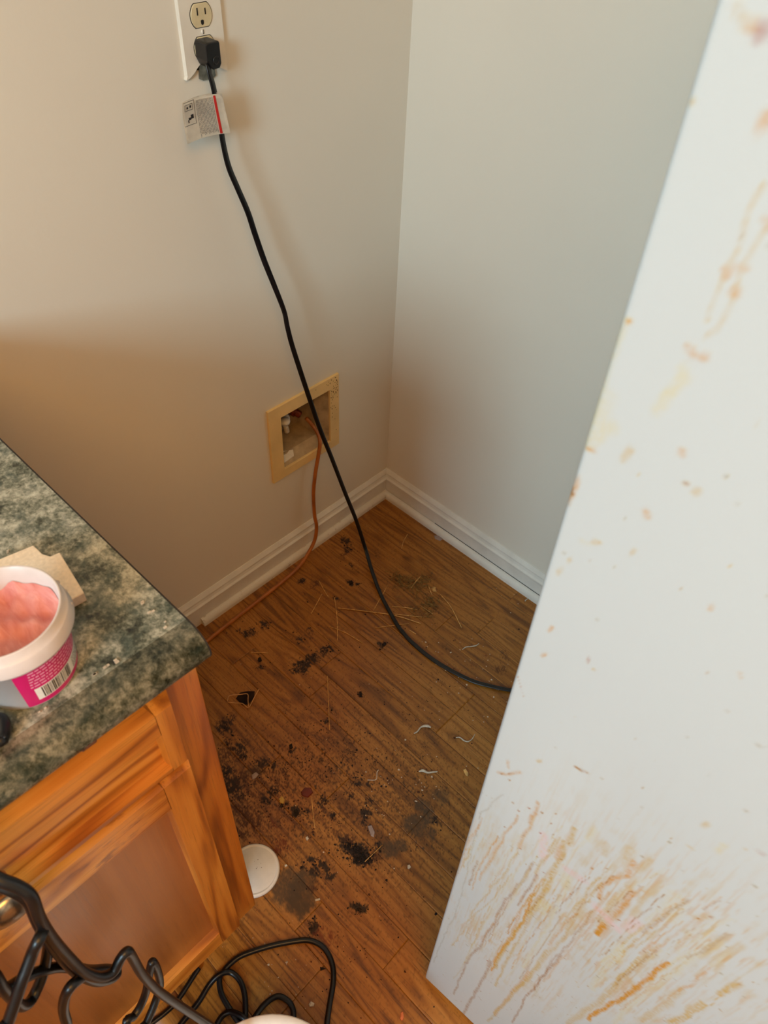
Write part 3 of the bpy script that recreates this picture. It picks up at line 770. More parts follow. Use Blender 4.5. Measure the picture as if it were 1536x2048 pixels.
for _q, _w, _k, _a0 in [([(0.0686,0.5955),(0.0673,0.547),(0.0675,0.4953),(0.0654,0.437),(0.0634,0.373)],0.0012,0,0.26),([(0.2219,0.7941),(0.2213,0.7869),(0.2206,0.7798),(0.22,0.7723),(0.2196,0.7646)],0.0024,3,0.27),([(0.1003,0.6882),(0.0992,0.6743),(0.0989,0.6601),(0.0988,0.6455),(0.0979,0.6304)],0.0009,3,0.32),([(0.1832,0.771),(0.1826,0.7627),(0.1821,0.7541),(0.1814,0.7455),(0.1813,0.7364)],0.0009,0,0.5),([(0.1481,0.7482),(0.1478,0.7332),(0.147,0.7178),(0.1466,0.7018),(0.1453,0.6855)],0.0016,3,0.42),([(0.0091,0.6687),(0.0044,0.6199),(0.0019,0.5679),(-0.0008,0.5108),(-0.0042,0.4475)],0.0012,2,0.5),([(0.1509,0.7919),(0.1504,0.783),(0.1495,0.7742),(0.1491,0.765),(0.1484,0.7556)],0.0009,0,0.28),([(0.221,0.7204),(0.2202,0.7051),(0.2194,0.6892),(0.2184,0.673),(0.2174,0.6561)],0.0012,0,0.65),([(0.1326,0.7396),(0.1315,0.7273),(0.1313,0.7144),(0.1313,0.7011),(0.1304,0.6876)],0.0024,0,0.63),([(0.0218,0.6432),(0.0209,0.6182),(0.0207,0.5927),(0.0208,0.5663),(0.0203,0.5381)],0.0012,3,0.27),([(0.0605,0.5926),(0.0588,0.5259),(0.0545,0.4495),(0.0509,0.3631),(0.0514,0.2685)],0.0016,3,0.47),([(0.2194,0.7828),(0.2189,0.7754),(0.2188,0.7677),(0.2181,0.7601),(0.2178,0.7522)],0.0009,2,0.52),([(0.1919,0.6773),(0.1918,0.6522),(0.1916,0.6258),(0.1903,0.5985),(0.1893,0.5695)],0.0009,3,0.29),([(0.0218,0.5849),(0.0206,0.566),(0.0197,0.5467),(0.0197,0.5275),(0.019,0.5071)],0.0024,1,0.53),([(0.0808,0.5626),(0.0799,0.5394),(0.079,0.5152),(0.0784,0.4902),(0.0781,0.4643)],0.0009,0,0.42),([(0.2083,0.7899),(0.2064,0.7727),(0.2057,0.7535),(0.2038,0.7345),(0.2027,0.7137)],0.0012,3,0.32),([(0.2174,0.6657),(0.216,0.6335),(0.2158,0.5982),(0.2157,0.5602),(0.2159,0.5191)],0.0016,2,0.38),([(0.1823,0.6918),(0.1818,0.6805),(0.1817,0.6688),(0.1817,0.6567),(0.1819,0.6443)],0.0024,0,0.64),([(0.1803,0.7207),(0.1779,0.6918),(0.1769,0.6598),(0.1749,0.6261),(0.1739,0.5893)],0.0024,3,0.64),([(0.018,0.7015),(0.0177,0.6612),(0.0166,0.617),(0.0143,0.5682),(0.0127,0.5156)],0.0012,3,0.42),([(0.1449,0.6911),(0.145,0.6351),(0.1438,0.5723),(0.1433,0.5013),(0.1423,0.4205)],0.0024,2,0.36),([(0.2168,0.7984),(0.215,0.7805),(0.2129,0.7621),(0.2108,0.7426),(0.2108,0.7204)],0.0016,3,0.57),([(0.0286,0.6783),(0.0264,0.6422),(0.0252,0.6041),(0.0228,0.5625),(0.0196,0.5172)],0.0012,3,0.34),([(0.109,0.6598),(0.1085,0.6148),(0.1055,0.5654),(0.1055,0.5119),(0.1062,0.4537)],0.0012,1,0.36),([(0.1929,0.7106),(0.1927,0.7008),(0.1924,0.6907),(0.1922,0.6804),(0.1918,0.67)],0.0024,2,0.29),([(0.2174,0.8301),(0.2165,0.819),(0.2153,0.8079),(0.2147,0.7958),(0.2144,0.7832)],0.0024,3,0.57),([(0.057,0.7657),(0.0562,0.7351),(0.0549,0.7023),(0.0533,0.667),(0.0503,0.6288)],0.0012,3,0.49),([(0.0184,0.6577),(0.0168,0.6269),(0.0163,0.5952),(0.0141,0.5603),(0.0116,0.5231)],0.0009,0,0.29),([(0.2349,0.7389),(0.2347,0.7132),(0.2349,0.6857),(0.2334,0.6578),(0.2328,0.6273)],0.0024,2,0.32),([(0.0482,0.6808),(0.0483,0.64),(0.0453,0.5941),(0.043,0.5445),(0.0431,0.4925)],0.0012,2,0.37),([(0.0155,0.6942),(0.0131,0.6604),(0.0108,0.6244),(0.0105,0.5875),(0.0103,0.5483)],0.0016,3,0.34),([(0.0886,0.5443),(0.0886,0.5062),(0.0891,0.4659),(0.0888,0.4223),(0.088,0.375)],0.0012,0,0.57),([(0.123,0.777),(0.1203,0.7482),(0.1174,0.7174),(0.1153,0.6842),(0.1149,0.6486)],0.0009,2,0.43),([(0.2544,0.7131),(0.2552,0.6848),(0.2552,0.6554),(0.2546,0.6247),(0.2543,0.5915)],0.0012,0,0.67),([(0.1703,0.6505),(0.1695,0.6375),(0.1692,0.6239),(0.1687,0.6101),(0.1683,0.5958)],0.0016,0,0.36),([(0.1547,0.7605),(0.1526,0.737),(0.1512,0.7117),(0.1489,0.6853),(0.147,0.6571)],0.0009,1,0.58),([(0.0725,0.6536),(0.0701,0.6245),(0.0697,0.5943),(0.0698,0.5628),(0.0686,0.5287)],0.0024,3,0.59),([(0.1602,0.7841),(0.1593,0.7682),(0.1584,0.7517),(0.1578,0.7343),(0.1569,0.7164)],0.0009,2,0.51),([(0.2165,0.7257),(0.2143,0.7011),(0.2138,0.6733),(0.2135,0.6438),(0.2145,0.6118)],0.0016,3,0.34),([(0.0853,0.615),(0.0838,0.5574),(0.0849,0.4953),(0.085,0.4251),(0.0829,0.3448)],0.0024,2,0.43),([(0.174,0.722),(0.172,0.6961),(0.1705,0.6684),(0.1701,0.6385),(0.1702,0.6067)],0.0009,1,0.52),([(0.1193,0.614),(0.1193,0.5614),(0.1203,0.5039),(0.119,0.4391),(0.1171,0.3666)],0.0016,1,0.48),([(0.0648,0.5595),(0.0655,0.5185),(0.0633,0.4723),(0.0611,0.4225),(0.0606,0.3699)],0.0012,2,0.28),([(0.1776,0.7644),(0.1769,0.7567),(0.1763,0.7488),(0.1763,0.7405),(0.1757,0.7323)],0.0024,3,0.48),([(0.2239,0.8058),(0.2226,0.7875),(0.2218,0.7678),(0.221,0.7471),(0.2195,0.726)],0.0024,1,0.45),([(0.0924,0.5893),(0.0891,0.5229),(0.0866,0.4483),(0.0838,0.3634),(0.0825,0.2673)],0.0012,0,0.26),([(0.0949,0.6352),(0.0931,0.6094),(0.0926,0.5826),(0.0927,0.5548),(0.0934,0.526)],0.0012,1,0.5),([(0.0668,0.6075),(0.067,0.5613),(0.0675,0.5115),(0.0657,0.4555),(0.0665,0.3963)],0.0012,1,0.52),([(0.031,0.6746),(0.0279,0.6349),(0.0262,0.5928),(0.0239,0.5471),(0.0247,0.5005)],0.0016,2,0.65),([(0.1259,0.689),(0.1257,0.6788),(0.125,0.6683),(0.1247,0.6576),(0.1248,0.6468)],0.0016,3,0.57),([(0.131,0.7819),(0.1299,0.768),(0.1288,0.7536),(0.1281,0.7386),(0.1269,0.7233)],0.0016,0,0.47),([(0.1866,0.8233),(0.1852,0.8024),(0.1838,0.7804),(0.1828,0.7568),(0.1811,0.7324)],0.0009,2,0.59),([(0.208,0.7669),(0.2073,0.7602),(0.2071,0.7529),(0.2064,0.7459),(0.2059,0.7386)],0.0016,2,0.45),([(0.1715,0.8347),(0.1706,0.819),(0.1698,0.8027),(0.1691,0.7857),(0.1671,0.7687)],0.0012,3,0.36),([(0.1247,0.6195),(0.1239,0.5997),(0.1229,0.5791),(0.1232,0.5579),(0.1232,0.5358)],0.0016,0,0.38),([(0.204,0.7243),(0.204,0.6972),(0.2043,0.6684),(0.2031,0.6385),(0.2033,0.606)],0.0012,3,0.26),([(0.1816,0.6517),(0.1809,0.6388),(0.1804,0.6253),(0.1805,0.6113),(0.1808,0.5968)],0.0012,3,0.69),([(0.1516,0.6797),(0.1499,0.6568),(0.149,0.6324),(0.1487,0.6068),(0.148,0.5798)],0.0012,3,0.27),([(0.2002,0.7079),(0.2002,0.6977),(0.1999,0.6874),(0.2,0.6767),(0.1999,0.6658)],0.0016,3,0.64),([(0.104,0.623),(0.1021,0.558),(0.1023,0.4857),(0.105,0.4058),(0.1061,0.3128)],0.0016,3,0.53),([(0.1063,0.6421),(0.1064,0.5864),(0.106,0.5242),(0.1031,0.4537),(0.1039,0.3762)],0.0009,2,0.61),([(0.0816,0.5229),(0.0811,0.5088),(0.0807,0.4945),(0.0806,0.48),(0.081,0.4656)],0.0016,1,0.63),([(0.2178,0.7519),(0.2172,0.7433),(0.2171,0.734),(0.2163,0.7251),(0.2161,0.7155)],0.0012,3,0.42),([(0.1901,0.7965),(0.1894,0.7684),(0.1882,0.7385),(0.1876,0.7061),(0.1854,0.6722)],0.0012,0,0.53),([(0.2182,0.7844),(0.216,0.7637),(0.2154,0.7404),(0.2138,0.7165),(0.213,0.6905)],0.0024,3,0.29),([(0.1851,0.7549),(0.1845,0.7242),(0.183,0.6916),(0.1831,0.656),(0.1815,0.6183)],0.0009,2,0.48),([(0.1616,0.8315),(0.1585,0.8072),(0.1551,0.7813),(0.152,0.7533),(0.1515,0.722)],0.0024,3,0.47),([(0.0872,0.6614),(0.0839,0.6181),(0.0833,0.5718),(0.0805,0.5204),(0.0813,0.4663)],0.0016,2,0.6),([(0.1286,0.6497),(0.1279,0.6214),(0.1262,0.5916),(0.1254,0.56),(0.1241,0.5264)],0.0024,2,0.48),([(0.0803,0.6596),(0.0801,0.6364),(0.0791,0.6117),(0.0788,0.5862),(0.0779,0.5592)],0.0024,1,0.53),([(0.212,0.8177),(0.2098,0.7996),(0.2083,0.7797),(0.2061,0.7595),(0.2058,0.7366)],0.0016,3,0.44),([(0.136,0.7685),(0.1349,0.7567),(0.134,0.7444),(0.1332,0.7318),(0.133,0.7188)],0.0009,1,0.7),([(0.0414,0.7424),(0.0387,0.6988),(0.0349,0.6507),(0.032,0.5983),(0.0293,0.5408)],0.0024,2,0.53),([(0.0506,0.711),(0.0464,0.6673),(0.0447,0.6204),(0.041,0.5682),(0.0386,0.5116)],0.0024,3,0.38),([(0.175,0.7985),(0.174,0.777),(0.1716,0.7554),(0.1703,0.7316),(0.1691,0.7065)],0.0012,1,0.64),([(0.0516,0.5729),(0.0517,0.5057),(0.0498,0.4285),(0.0502,0.3433),(0.0494,0.2448)],0.0009,0,0.68),([(0.2099,0.7748),(0.208,0.7488),(0.2075,0.7199),(0.2067,0.6893),(0.2049,0.6571)],0.0009,0,0.32),([(0.2198,0.8017),(0.2194,0.7826),(0.2177,0.7637),(0.2167,0.7431),(0.2165,0.7208)],0.0012,0,0.3),([(0.085,0.7616),(0.0832,0.738),(0.0817,0.7131),(0.0797,0.6869),(0.0785,0.6593)],0.0024,0,0.59),([(0.2347,0.785),(0.2344,0.7749),(0.234,0.7647),(0.2338,0.7541),(0.2338,0.743)],0.0024,3,0.59),([(0.2354,0.7273),(0.2347,0.7116),(0.2348,0.6945),(0.2339,0.6777),(0.2332,0.6599)],0.0024,2,0.37),([(0.1972,0.7761),(0.1947,0.7525),(0.1927,0.7267),(0.1918,0.6984),(0.1913,0.668)],0.0012,2,0.41),([(0.2149,0.7199),(0.2145,0.7069),(0.2135,0.694),(0.2137,0.6799),(0.2136,0.6654)],0.0024,3,0.39),([(0.2059,0.7832),(0.205,0.7695),(0.2047,0.7547),(0.2034,0.7402),(0.2032,0.7243)],0.0009,1,0.42),([(0.1213,0.6922),(0.1197,0.6363),(0.1202,0.5743),(0.1191,0.5041),(0.1165,0.4239)],0.0024,3,0.34),([(0.1869,0.807),(0.1862,0.7823),(0.1841,0.757),(0.1834,0.7291),(0.1826,0.6994)],0.0012,0,0.67),([(0.0706,0.7568),(0.0693,0.7238),(0.0657,0.6881),(0.0625,0.6496),(0.0602,0.6082)],0.0012,3,0.61),([(0.1028,0.7836),(0.0983,0.7359),(0.0966,0.6826),(0.0968,0.6238),(0.0928,0.5564)],0.0024,3,0.39),([(0.1961,0.7147),(0.1947,0.6819),(0.1945,0.6459),(0.1935,0.6076),(0.1948,0.5655)],0.0016,0,0.57),([(0.0562,0.6015),(0.0564,0.5824),(0.0563,0.5624),(0.0552,0.5411),(0.0549,0.5195)],0.0009,0,0.37),([(0.198,0.6996),(0.1975,0.6691),(0.1969,0.6366),(0.1957,0.6021),(0.1963,0.5644)],0.0016,1,0.49),([(0.0803,0.7815),(0.0766,0.7408),(0.0735,0.6962),(0.0717,0.6476),(0.0694,0.5938)],0.0009,3,0.69),([(0.204,0.846),(0.2031,0.839),(0.2028,0.8314),(0.2018,0.8241),(0.2011,0.8165)],0.0012,1,0.67),([(0.2017,0.8013),(0.2007,0.7757),(0.1994,0.7487),(0.1982,0.7197),(0.1958,0.6897)],0.0024,2,0.34),([(0.1887,0.8165),(0.1871,0.7923),(0.1852,0.7666),(0.1826,0.7398),(0.1819,0.7099)],0.0024,1,0.54),([(0.0814,0.751),(0.0808,0.7433),(0.0803,0.7356),(0.0797,0.7277),(0.0795,0.7198)],0.0024,0,0.62),([(0.1419,0.7334),(0.1415,0.7083),(0.1395,0.6821),(0.1386,0.6541),(0.1389,0.6246)],0.0024,2,0.37),([(0.2146,0.8158),(0.2144,0.8115),(0.2142,0.8074),(0.2138,0.8032),(0.2137,0.7988)],0.0016,3,0.33),([(0.1817,0.7627),(0.1804,0.739),(0.1786,0.7143),(0.1775,0.6876),(0.1756,0.6598)],0.0024,0,0.42),([(0.0552,0.4963),(0.0525,0.4249),(0.0496,0.3444),(0.0487,0.2555),(0.0446,0.1511)],0.0016,0,0.34),([(0.1013,0.6606),(0.1014,0.6405),(0.1011,0.6195),(0.1009,0.5976),(0.1003,0.5747)],0.0009,0,0.55),([(0.0093,0.6078),(0.0082,0.5912),(0.008,0.5748),(0.0068,0.5573),(0.0068,0.5401)],0.0024,0,0.69),([(0.1615,0.803),(0.1608,0.7937),(0.1601,0.7842),(0.1592,0.7746),(0.1584,0.7647)],0.0009,0,0.47),([(0.1297,0.6888),(0.1289,0.6741),(0.1291,0.659),(0.1292,0.6435),(0.1285,0.6275)],0.0012,1,0.39),([(0.1745,0.716),(0.1722,0.6803),(0.1725,0.6406),(0.1729,0.5976),(0.1731,0.5508)],0.0016,3,0.44),([(0.2026,0.8503),(0.2023,0.8419),(0.2017,0.8335),(0.201,0.8251),(0.2001,0.8166)],0.0016,2,0.42),([(0.1927,0.6634),(0.1932,0.6369),(0.1935,0.6089),(0.1939,0.5794),(0.1941,0.5482)],0.0016,0,0.63),([(0.0593,0.6223),(0.057,0.5876),(0.0553,0.5507),(0.0539,0.5116),(0.0521,0.4696)],0.0024,3,0.3),([(0.092,0.7487),(0.0911,0.7087),(0.0874,0.6648),(0.0852,0.6168),(0.0839,0.5645)],0.0024,0,0.31),([(0.2256,0.8095),(0.2252,0.7955),(0.2246,0.7812),(0.2242,0.7662),(0.2229,0.7515)],0.0016,1,0.52),([(0.1275,0.7469),(0.1272,0.7186),(0.1264,0.6885),(0.1254,0.6565),(0.1236,0.6223)],0.0024,0,0.54),([(0.0895,0.6671),(0.0886,0.6484),(0.0879,0.629),(0.087,0.6089),(0.0858,0.5879)],0.0012,0,0.68),([(0.1218,0.7337),(0.1193,0.7061),(0.1168,0.6768),(0.1149,0.6453),(0.1145,0.6119)],0.0012,1,0.55),([(0.161,0.8198),(0.1605,0.8159),(0.1602,0.8117),(0.16,0.8075),(0.1597,0.8033)],0.0016,0,0.63),([(0.1162,0.5824),(0.1177,0.524),(0.1161,0.4577),(0.1156,0.3837),(0.1144,0.2999)],0.0012,3,0.26),([(0.1938,0.8083),(0.1925,0.7919),(0.1906,0.7755),(0.1895,0.7575),(0.1892,0.7382)],0.0012,1,0.31),([(0.224,0.8063),(0.2227,0.7857),(0.2208,0.7646),(0.2195,0.7416),(0.2195,0.7163)],0.0012,3,0.51),([(0.0242,0.6896),(0.0234,0.6731),(0.0219,0.6557),(0.021,0.6381),(0.0197,0.6197)],0.0024,0,0.3),([(0.0107,0.6848),(0.0085,0.6433),(0.0046,0.5975),(0.0046,0.5509),(0.0007,0.4971)],0.0016,2,0.4),([(0.1775,0.6311),(0.1776,0.6197),(0.1771,0.6082),(0.1772,0.5963),(0.177,0.5841)],0.0009,2,0.26)]:
    STROKES.append((_q, _w, (OCH, BRN, AMB, PAL, GRY)[_k], _a0))
STAIN_C = [(0.1095,0.6333),(0.169,0.7618),(0.0818,0.4027),(0.1857,0.5905),(0.2147,0.7766)]
SDIR = [(0.169,0.7618),(0.17,0.4991)]


def seg_dist(u, v, pts):
    best = np.full(u.shape, 9.0)
    for (a, b), (c, d) in zip(pts, pts[1:]):
        dx, dy = c - a, d - b
        L2 = dx * dx + dy * dy + 1e-12
        t = np.clip(((u - a) * dx + (v - b) * dy) / L2, 0, 1)
        best = np.minimum(best, np.hypot(u - a - t * dx, v - b - t * dy))
    return best


def fridge_stain(u, v):
    n = u.shape[0]
    rgb = np.tile(np.array(PAL[:3]), (n, 1)); al = np.zeros(n)

    def over(sel, a, c):
        old = al[sel]; new = a + old * (1 - a)
        w = (a / np.maximum(new, 1e-6))[:, None]
        rgb[sel] = rgb[sel] * (1 - w) + np.array(c[:3]) * w
        al[sel] = new

    # streaked yellow wash in the lower part
    (a, b), (c, d) = SDIR
    l = math.hypot(c - a, d - b); ex, ey = (c - a) / l, (d - b) / l
    s, t = u * ex + v * ey, -u * ey + v * ex
    streak = fbm(t * 330 + 1.5 * fbm(s * 30, t * 60, 4), s * 14, 5, 4)
    blot = fbm(u * 60, v * 60, 8, 4)
    w = np.zeros(n)
    for x, y in STAIN_C:
        w = np.maximum(w, np.exp(-((u - x) ** 2 + (v - y) ** 2) / 0.0085))
    m = w * sstep(0.46, 0.78, 0.62 * streak + 0.38 * blot)
    over(np.ones(n, bool), np.clip(m * .62, 0, .7), OCH)
    m2 = w * sstep(0.60, 0.74, fbm(t * 620, s * 26, 15, 3)) * .38
    over(np.ones(n, bool), m2, AMB)
    jit = 0.0006 * (fbm(u * 220, v * 220, 55, 3) - .5) * 2
    jit2 = 0.0006 * (fbm(u * 220, v * 220, 66, 3) - .5) * 2
    br = fbm(u * 420, v * 420, 71, 4)
    wob = .0022 * (fbm(u * 45, v * 45, 91, 2) - .5) * 2
    wob2 = .0022 * (fbm(u * 45, v * 45, 97, 2) - .5) * 2
    st2 = streak
    for pts, wd, col, a in STROKES:
        P = np.array(pts)
        if col is PAL: a *= .6
        if P[0][1] > .8 and a < .9: a *= .72
        lo, hi = P.min(0) - wd * 2 - .002, P.max(0) + wd * 2 + .002
        sel = (u > lo[0]) & (u < hi[0]) & (v > lo[1]) & (v < hi[1])
        if not sel.any(): continue
        k = min(1.4, wd / .003)
        soft = 1.0 if a > .75 else 1.5
        dd = seg_dist(u[sel] + jit[sel] * k + wob[sel], v[sel] + jit2[sel] * k + wob2[sel], pts)
        h = wd * .5
        core = 1 - sstep(h * .25, h * 1.25 * soft, dd)
        tex = np.clip(.15 + 1.7 * br[sel] - (0 if a > .75 else .25 * st2[sel]), 0, 1.25)
        over(sel, np.clip(core * a * tex, 0, .95), col)
    # fine splatter
    r2 = random.Random(5)
    for i in range(520):
        if i < 330: x, y = r2.uniform(.0, .30), r2.uniform(.04, .72)
        else: x, y = r2.uniform(0, .30), r2.uniform(.6, 1.35)
        rr = r2.uniform(.0005, .0013); el = r2.uniform(.5, 2.2)
        sel = (abs(u - x) < .004) & (abs(v - y) < .004)
        if not sel.any(): continue
        dd = np.hypot((u[sel] - x) * el, v[sel] - y)
        over(sel, (1 - sstep(rr * .6, rr * 1.5, dd)) * r2.uniform(.25, .8), r2.choice([GRY, GRY, OCH, BRN, GRY]))
    return rgb, np.clip(al, 0, .97)


def fridge_side():
    r = 0.003
    us = np.concatenate([np.arange(0, .33, .0015), np.linspace(.335, FD, 14)])
    vs = np.concatenate([np.arange(FZ0, .74, .0015), np.arange(.7415, 1.46, .003), np.linspace(1.47, FH, 8)])
    U, V = np.meshgrid(us, vs, indexing='ij')
    nu, nv = U.shape
    # rounded back edge and a small return at the foot
    du = np.clip(r - U, 0, r)
    X = r - np.sqrt(np.maximum(r * r - du * du, 0)); X[0, :] = r
    dv = np.clip(FZ0 + .010 - V, 0, .010)
    X = X + dv * .55
    # a slight dent or two in the sheet metal
    X = X + .0012 * np.exp(-((U - .13) ** 2 + (V - .5) ** 2) / .008)
    co = np.stack([X.ravel(), -U.ravel(), V.ravel()], 1)
    idx = np.arange(nu * nv).reshape(nu, nv)
    q = np.stack([idx[:-1, :-1], idx[:-1, 1:], idx[1:, 1:], idx[1:, :-1]], -1).reshape(-1, 4)
    me = bpy.data.meshes.new('side_panel')
    me.vertices.add(len(co)); me.vertices.foreach_set('co', co.astype(np.float32).ravel())
    me.loops.add(q.size); me.loops.foreach_set('vertex_index', q.astype(np.int32).ravel())
    me.polygons.add(len(q))
    me.polygons.foreach_set('loop_start', np.arange(0, q.size, 4, dtype=np.int32))
    me.polygons.foreach_set('loop_total', np.full(len(q), 4, dtype=np.int32))
    me.update(calc_edges=True)
    me.polygons.foreach_set('use_smooth', np.ones(len(q), dtype=bool))
    rgb, al = fridge_stain(U.ravel(), V.ravel())
    at = me.attributes.new('stain', 'FLOAT_COLOR', 'POINT')
    at.data.foreach_set('color', np.concatenate([rgb, al[:, None]], 1).astype(np.float32).ravel())
    me.materials.append(m_enamel)
    return me


sp = obj('side_panel', fridge_side(), None, fr)
tag(sp, 'white enamel side with drips and splatter')
bm = bmesh.new()
box_bm((.004, -FD, FZ0 + .006), (FW, -.0005, FH - .002), bm=bm)
obj('cabinet_shell', bm, m_enamel_p, fr)
obj('back_panel', box_bm((.03, -.0005, .10), (FW - .03, .004, FH - .02), .001), m_grey_pl, fr)
obj('base_frame', box_bm((.03, -FD + .03, .012), (FW - .03, -.02, FZ0 + .008)), m_slot, fr)
for dx in (.06, FW - .06):
    for dy in (-.08, -FD + .08):
        w = lathe_bm([(0, -.012), (.014, -.012), (.016, -.009), (.016, .009), (.014, .012), (0, .012)], 16)
        bmesh.ops.rotate(w, verts=w.verts[:], matrix=Matrix.Rotation(PI / 2, 3, 'Y'))
        o = obj('roller', w, m_blackp, fr); o.location = (dx, dy, .0162)
for nm, z0, z1 in (('refrigerator_door', .10, 1.16), ('freezer_door', 1.17, FH - .005)):
    d = obj(nm, box_bm((.004, -FD - .065, z0), (FW - .002, -FD - .006, z1), .012, 3), m_enamel_p, fr)
    obj('handle', box_bm((FW - .075, -FD - .11, z0 + .25 if z0 < 1 else z0 + .06), (FW - .045, -FD - .066, z0 + .70 if z0 < 1 else z1 - .1), .008, 3), m_white_pl, d)

# ------------------------------------------------------------------ base cabinet and worktop
CX1, CYF = -0.9516, -0.618      # right face of the cabinet, plane of its face frame
CW = 0.457
ZT = 0.165


def cabinet(x1, label):
    c = empty('base_cabinet', (x1, CYF, 0))
    tag(c, label, 'cabinet', 'kitchen base cabinets')
    k = 0
    def part(name, bm, m, parent=c, **kw):
        nonlocal k
        o = obj(name, bm, m, parent)
        o['seed'] = rng.uniform(0, 30); o['tone'] = rng.uniform(-.03, .03)
        for a, b in kw.items(): o[a] = b
        return o
    # carcass, local x from -CW to 0, y from 0 (frame face) to 0.60 (wall)
    part('side_panel', box_bm((-.012, .019, ZT - .06), (-.001, .595, .868)), m_oak_z)
    part('side_panel', box_bm((-CW + .001, .019, ZT - .06), (-CW + .012, .595, .868)), m_oak_z)
    part('cabinet_bottom', box_bm((-CW + .012, .019, ZT + .005), (-.012, .595, ZT + .02)), m_oak_x)
    part('toe_board', box_bm((-CW + .002, .075, .0005), (-.002, .09, ZT)), m_oak_x)
    part('stile', box_bm((-.038, 0, ZT), (0, .019, .868), .0012), m_oak_z)
    part('stile', box_bm((-CW, 0, ZT), (-CW + .038, .019, .868), .0012), m_oak_z)
    part('rail', box_bm((-CW + .038, .0005, .832), (-.038, .019, .868)), m_oak_x)
    part('rail', box_bm((-CW + .038, .0005, .700), (-.038, .019, .752)), m_oak_x)
    part('rail', box_bm((-CW + .038, .0005, ZT), (-.038, .019, .222)), m_oak_x)

    def slab(name, z0, z1, st, rt, rb, mat_p):
        """frame-and-panel front: bevelled frame pieces around a recessed panel"""
        xa, xb = -CW + .034, -.034
        yf, yb = -.021, -.0006
        d = empty(name, (0, 0, 0)); d.parent = c
        ch = .007
        def piece(nm, a, b, outer, mat):
            # box whose outer top or side edges carry a routed slope
            bm = box_bm((a[0], yf, a[1]), (b[0], yb, b[1]))
            for v in bm.verts:
                if v.co.y < yf + 1e-6:
                    if 'T' in outer and v.co.z > b[1] - 1e-6: v.co.z -= ch
                    if 'B' in outer and v.co.z < a[1] + 1e-6: v.co.z += ch * .5
                    if 'R' in outer and v.co.x > b[0] - 1e-6: v.co.x -= ch
                    if 'L' in outer and v.co.x < a[0] + 1e-6: v.co.x += ch
                    if 'i' in outer and v.co.x < a[0] + 1e-6: v.co.x += .004
                    if 'j' in outer and v.co.x > b[0] - 1e-6: v.co.x -= .004
                    if 't' in outer and v.co.z > b[1] - 1e-6: v.co.z -= .004
                    if 'b' in outer and v.co.z < a[1] + 1e-6: v.co.z += .004
            return part(nm, bm, mat, d)
        piece('stile', (xb - st, z0), (xb, z1), 'RTBi', m_oak_z)
        piece('stile', (xa, z0), (xa + st, z1), 'LTBj', m_oak_z)
        piece('rail', (xa + st - .0045, z1 - rt), (xb - st + .0045, z1), 'Tb', m_oak_x if name == 'drawer' else m_oak_st)
        piece('rail', (xa + st - .0045, z0), (xb - st + .0045, z0 + rb), 'Bt', m_oak_x)
        part('panel', box_bm((xa + st - .004, yf + .011, z0 + rb - .004), (xb - st + .004, yb - .002, z1 - rt + .004)), mat_p, d)
        return d

    dr = slab('drawer', .738, .851, .028, .044, .014, m_oak_x)
    do = slab('door', .213, .732, .043, .058, .050, m_oak_pan)

    def knob(x, z, parent):
        b = lathe_bm([(0, 0), (.009, 0), (.009, .002), (.0055, .005), (.005, .013), (.008, .017), (.0145, .020), (.0165, .024), (.0155, .028), (.009, .031), (0, .032)], 28)
        bmesh.ops.rotate(b, verts=b.verts[:], matrix=Matrix.Rotation(PI / 2, 3, 'X'))
        o = obj('knob', b, m_nickel, parent); o.location = (x, -.0205, z); o.scale = (1.2, 1.15, 1.2)
        tag(o, 'brushed nickel round knob')
    knob(-.2225, .790, dr)
    knob(-CW + .06, .66, do)
    return c


cabinet(CX1, 'honey oak base cabinet with nickel knob under the green worktop corner')
cabinet(CX1 - CW - .002, 'second honey oak base cabinet further along the worktop')

# worktop: postformed laminate with a rolled front edge
ct = empty('worktop', (-0.9502, 0, 0))
tag(ct, 'speckled green laminate worktop with rolled front edge', 'worktop')


def worktop_profile():
    z = 0.909
    pr = [(-.001, z), (-.618, z)]
    cy, cz, r = -.622, z - .020, .020
    pr += [(cy - .026 * math.sin(t), cz + r * math.cos(t)) for t in np.linspace(0.12, PI * .78, 12)]
    pr += [(-.620, z - .034), (-.001, z - .034)]
    return pr


bm = bmesh.new()
WP = worktop_profile()
A = [bm.verts.new((0, y, z)) for y, z in WP]; B = [bm.verts.new((-1.4, y, z)) for y, z in WP]
bm.faces.new(A); bm.faces.new(B[::-1])
for i in range(len(WP)):
    j = (i + 1) % len(WP)
    f = bm.faces.new((A[i], A[j], B[j], B[i])); f.smooth = 1 <= i < 12
bmesh.ops.recalc_face_normals(bm, faces=bm.faces[:])
obj('laminate_top', bm, m_gran, ct)
bm = prism_bm([(y, z) for y, z in WP], .0001, .0016, 'x')
obj('end_cap', bm, m_seam, ct)
obj('core_strip', box_bm((-1.39, -.612, .8686), (-.004, -.585, .8749)), m_subst, ct)
chip = prism_bm([(y, z) for y, z in [(-.636, .8745), (-.6455, .878), (-.6484, .884), (-.640, .886), (-.632, .876)]], -.124, -.110, 'x', .0012, 1)
o = obj('worn_chip', chip, m_crumb_b, ct)

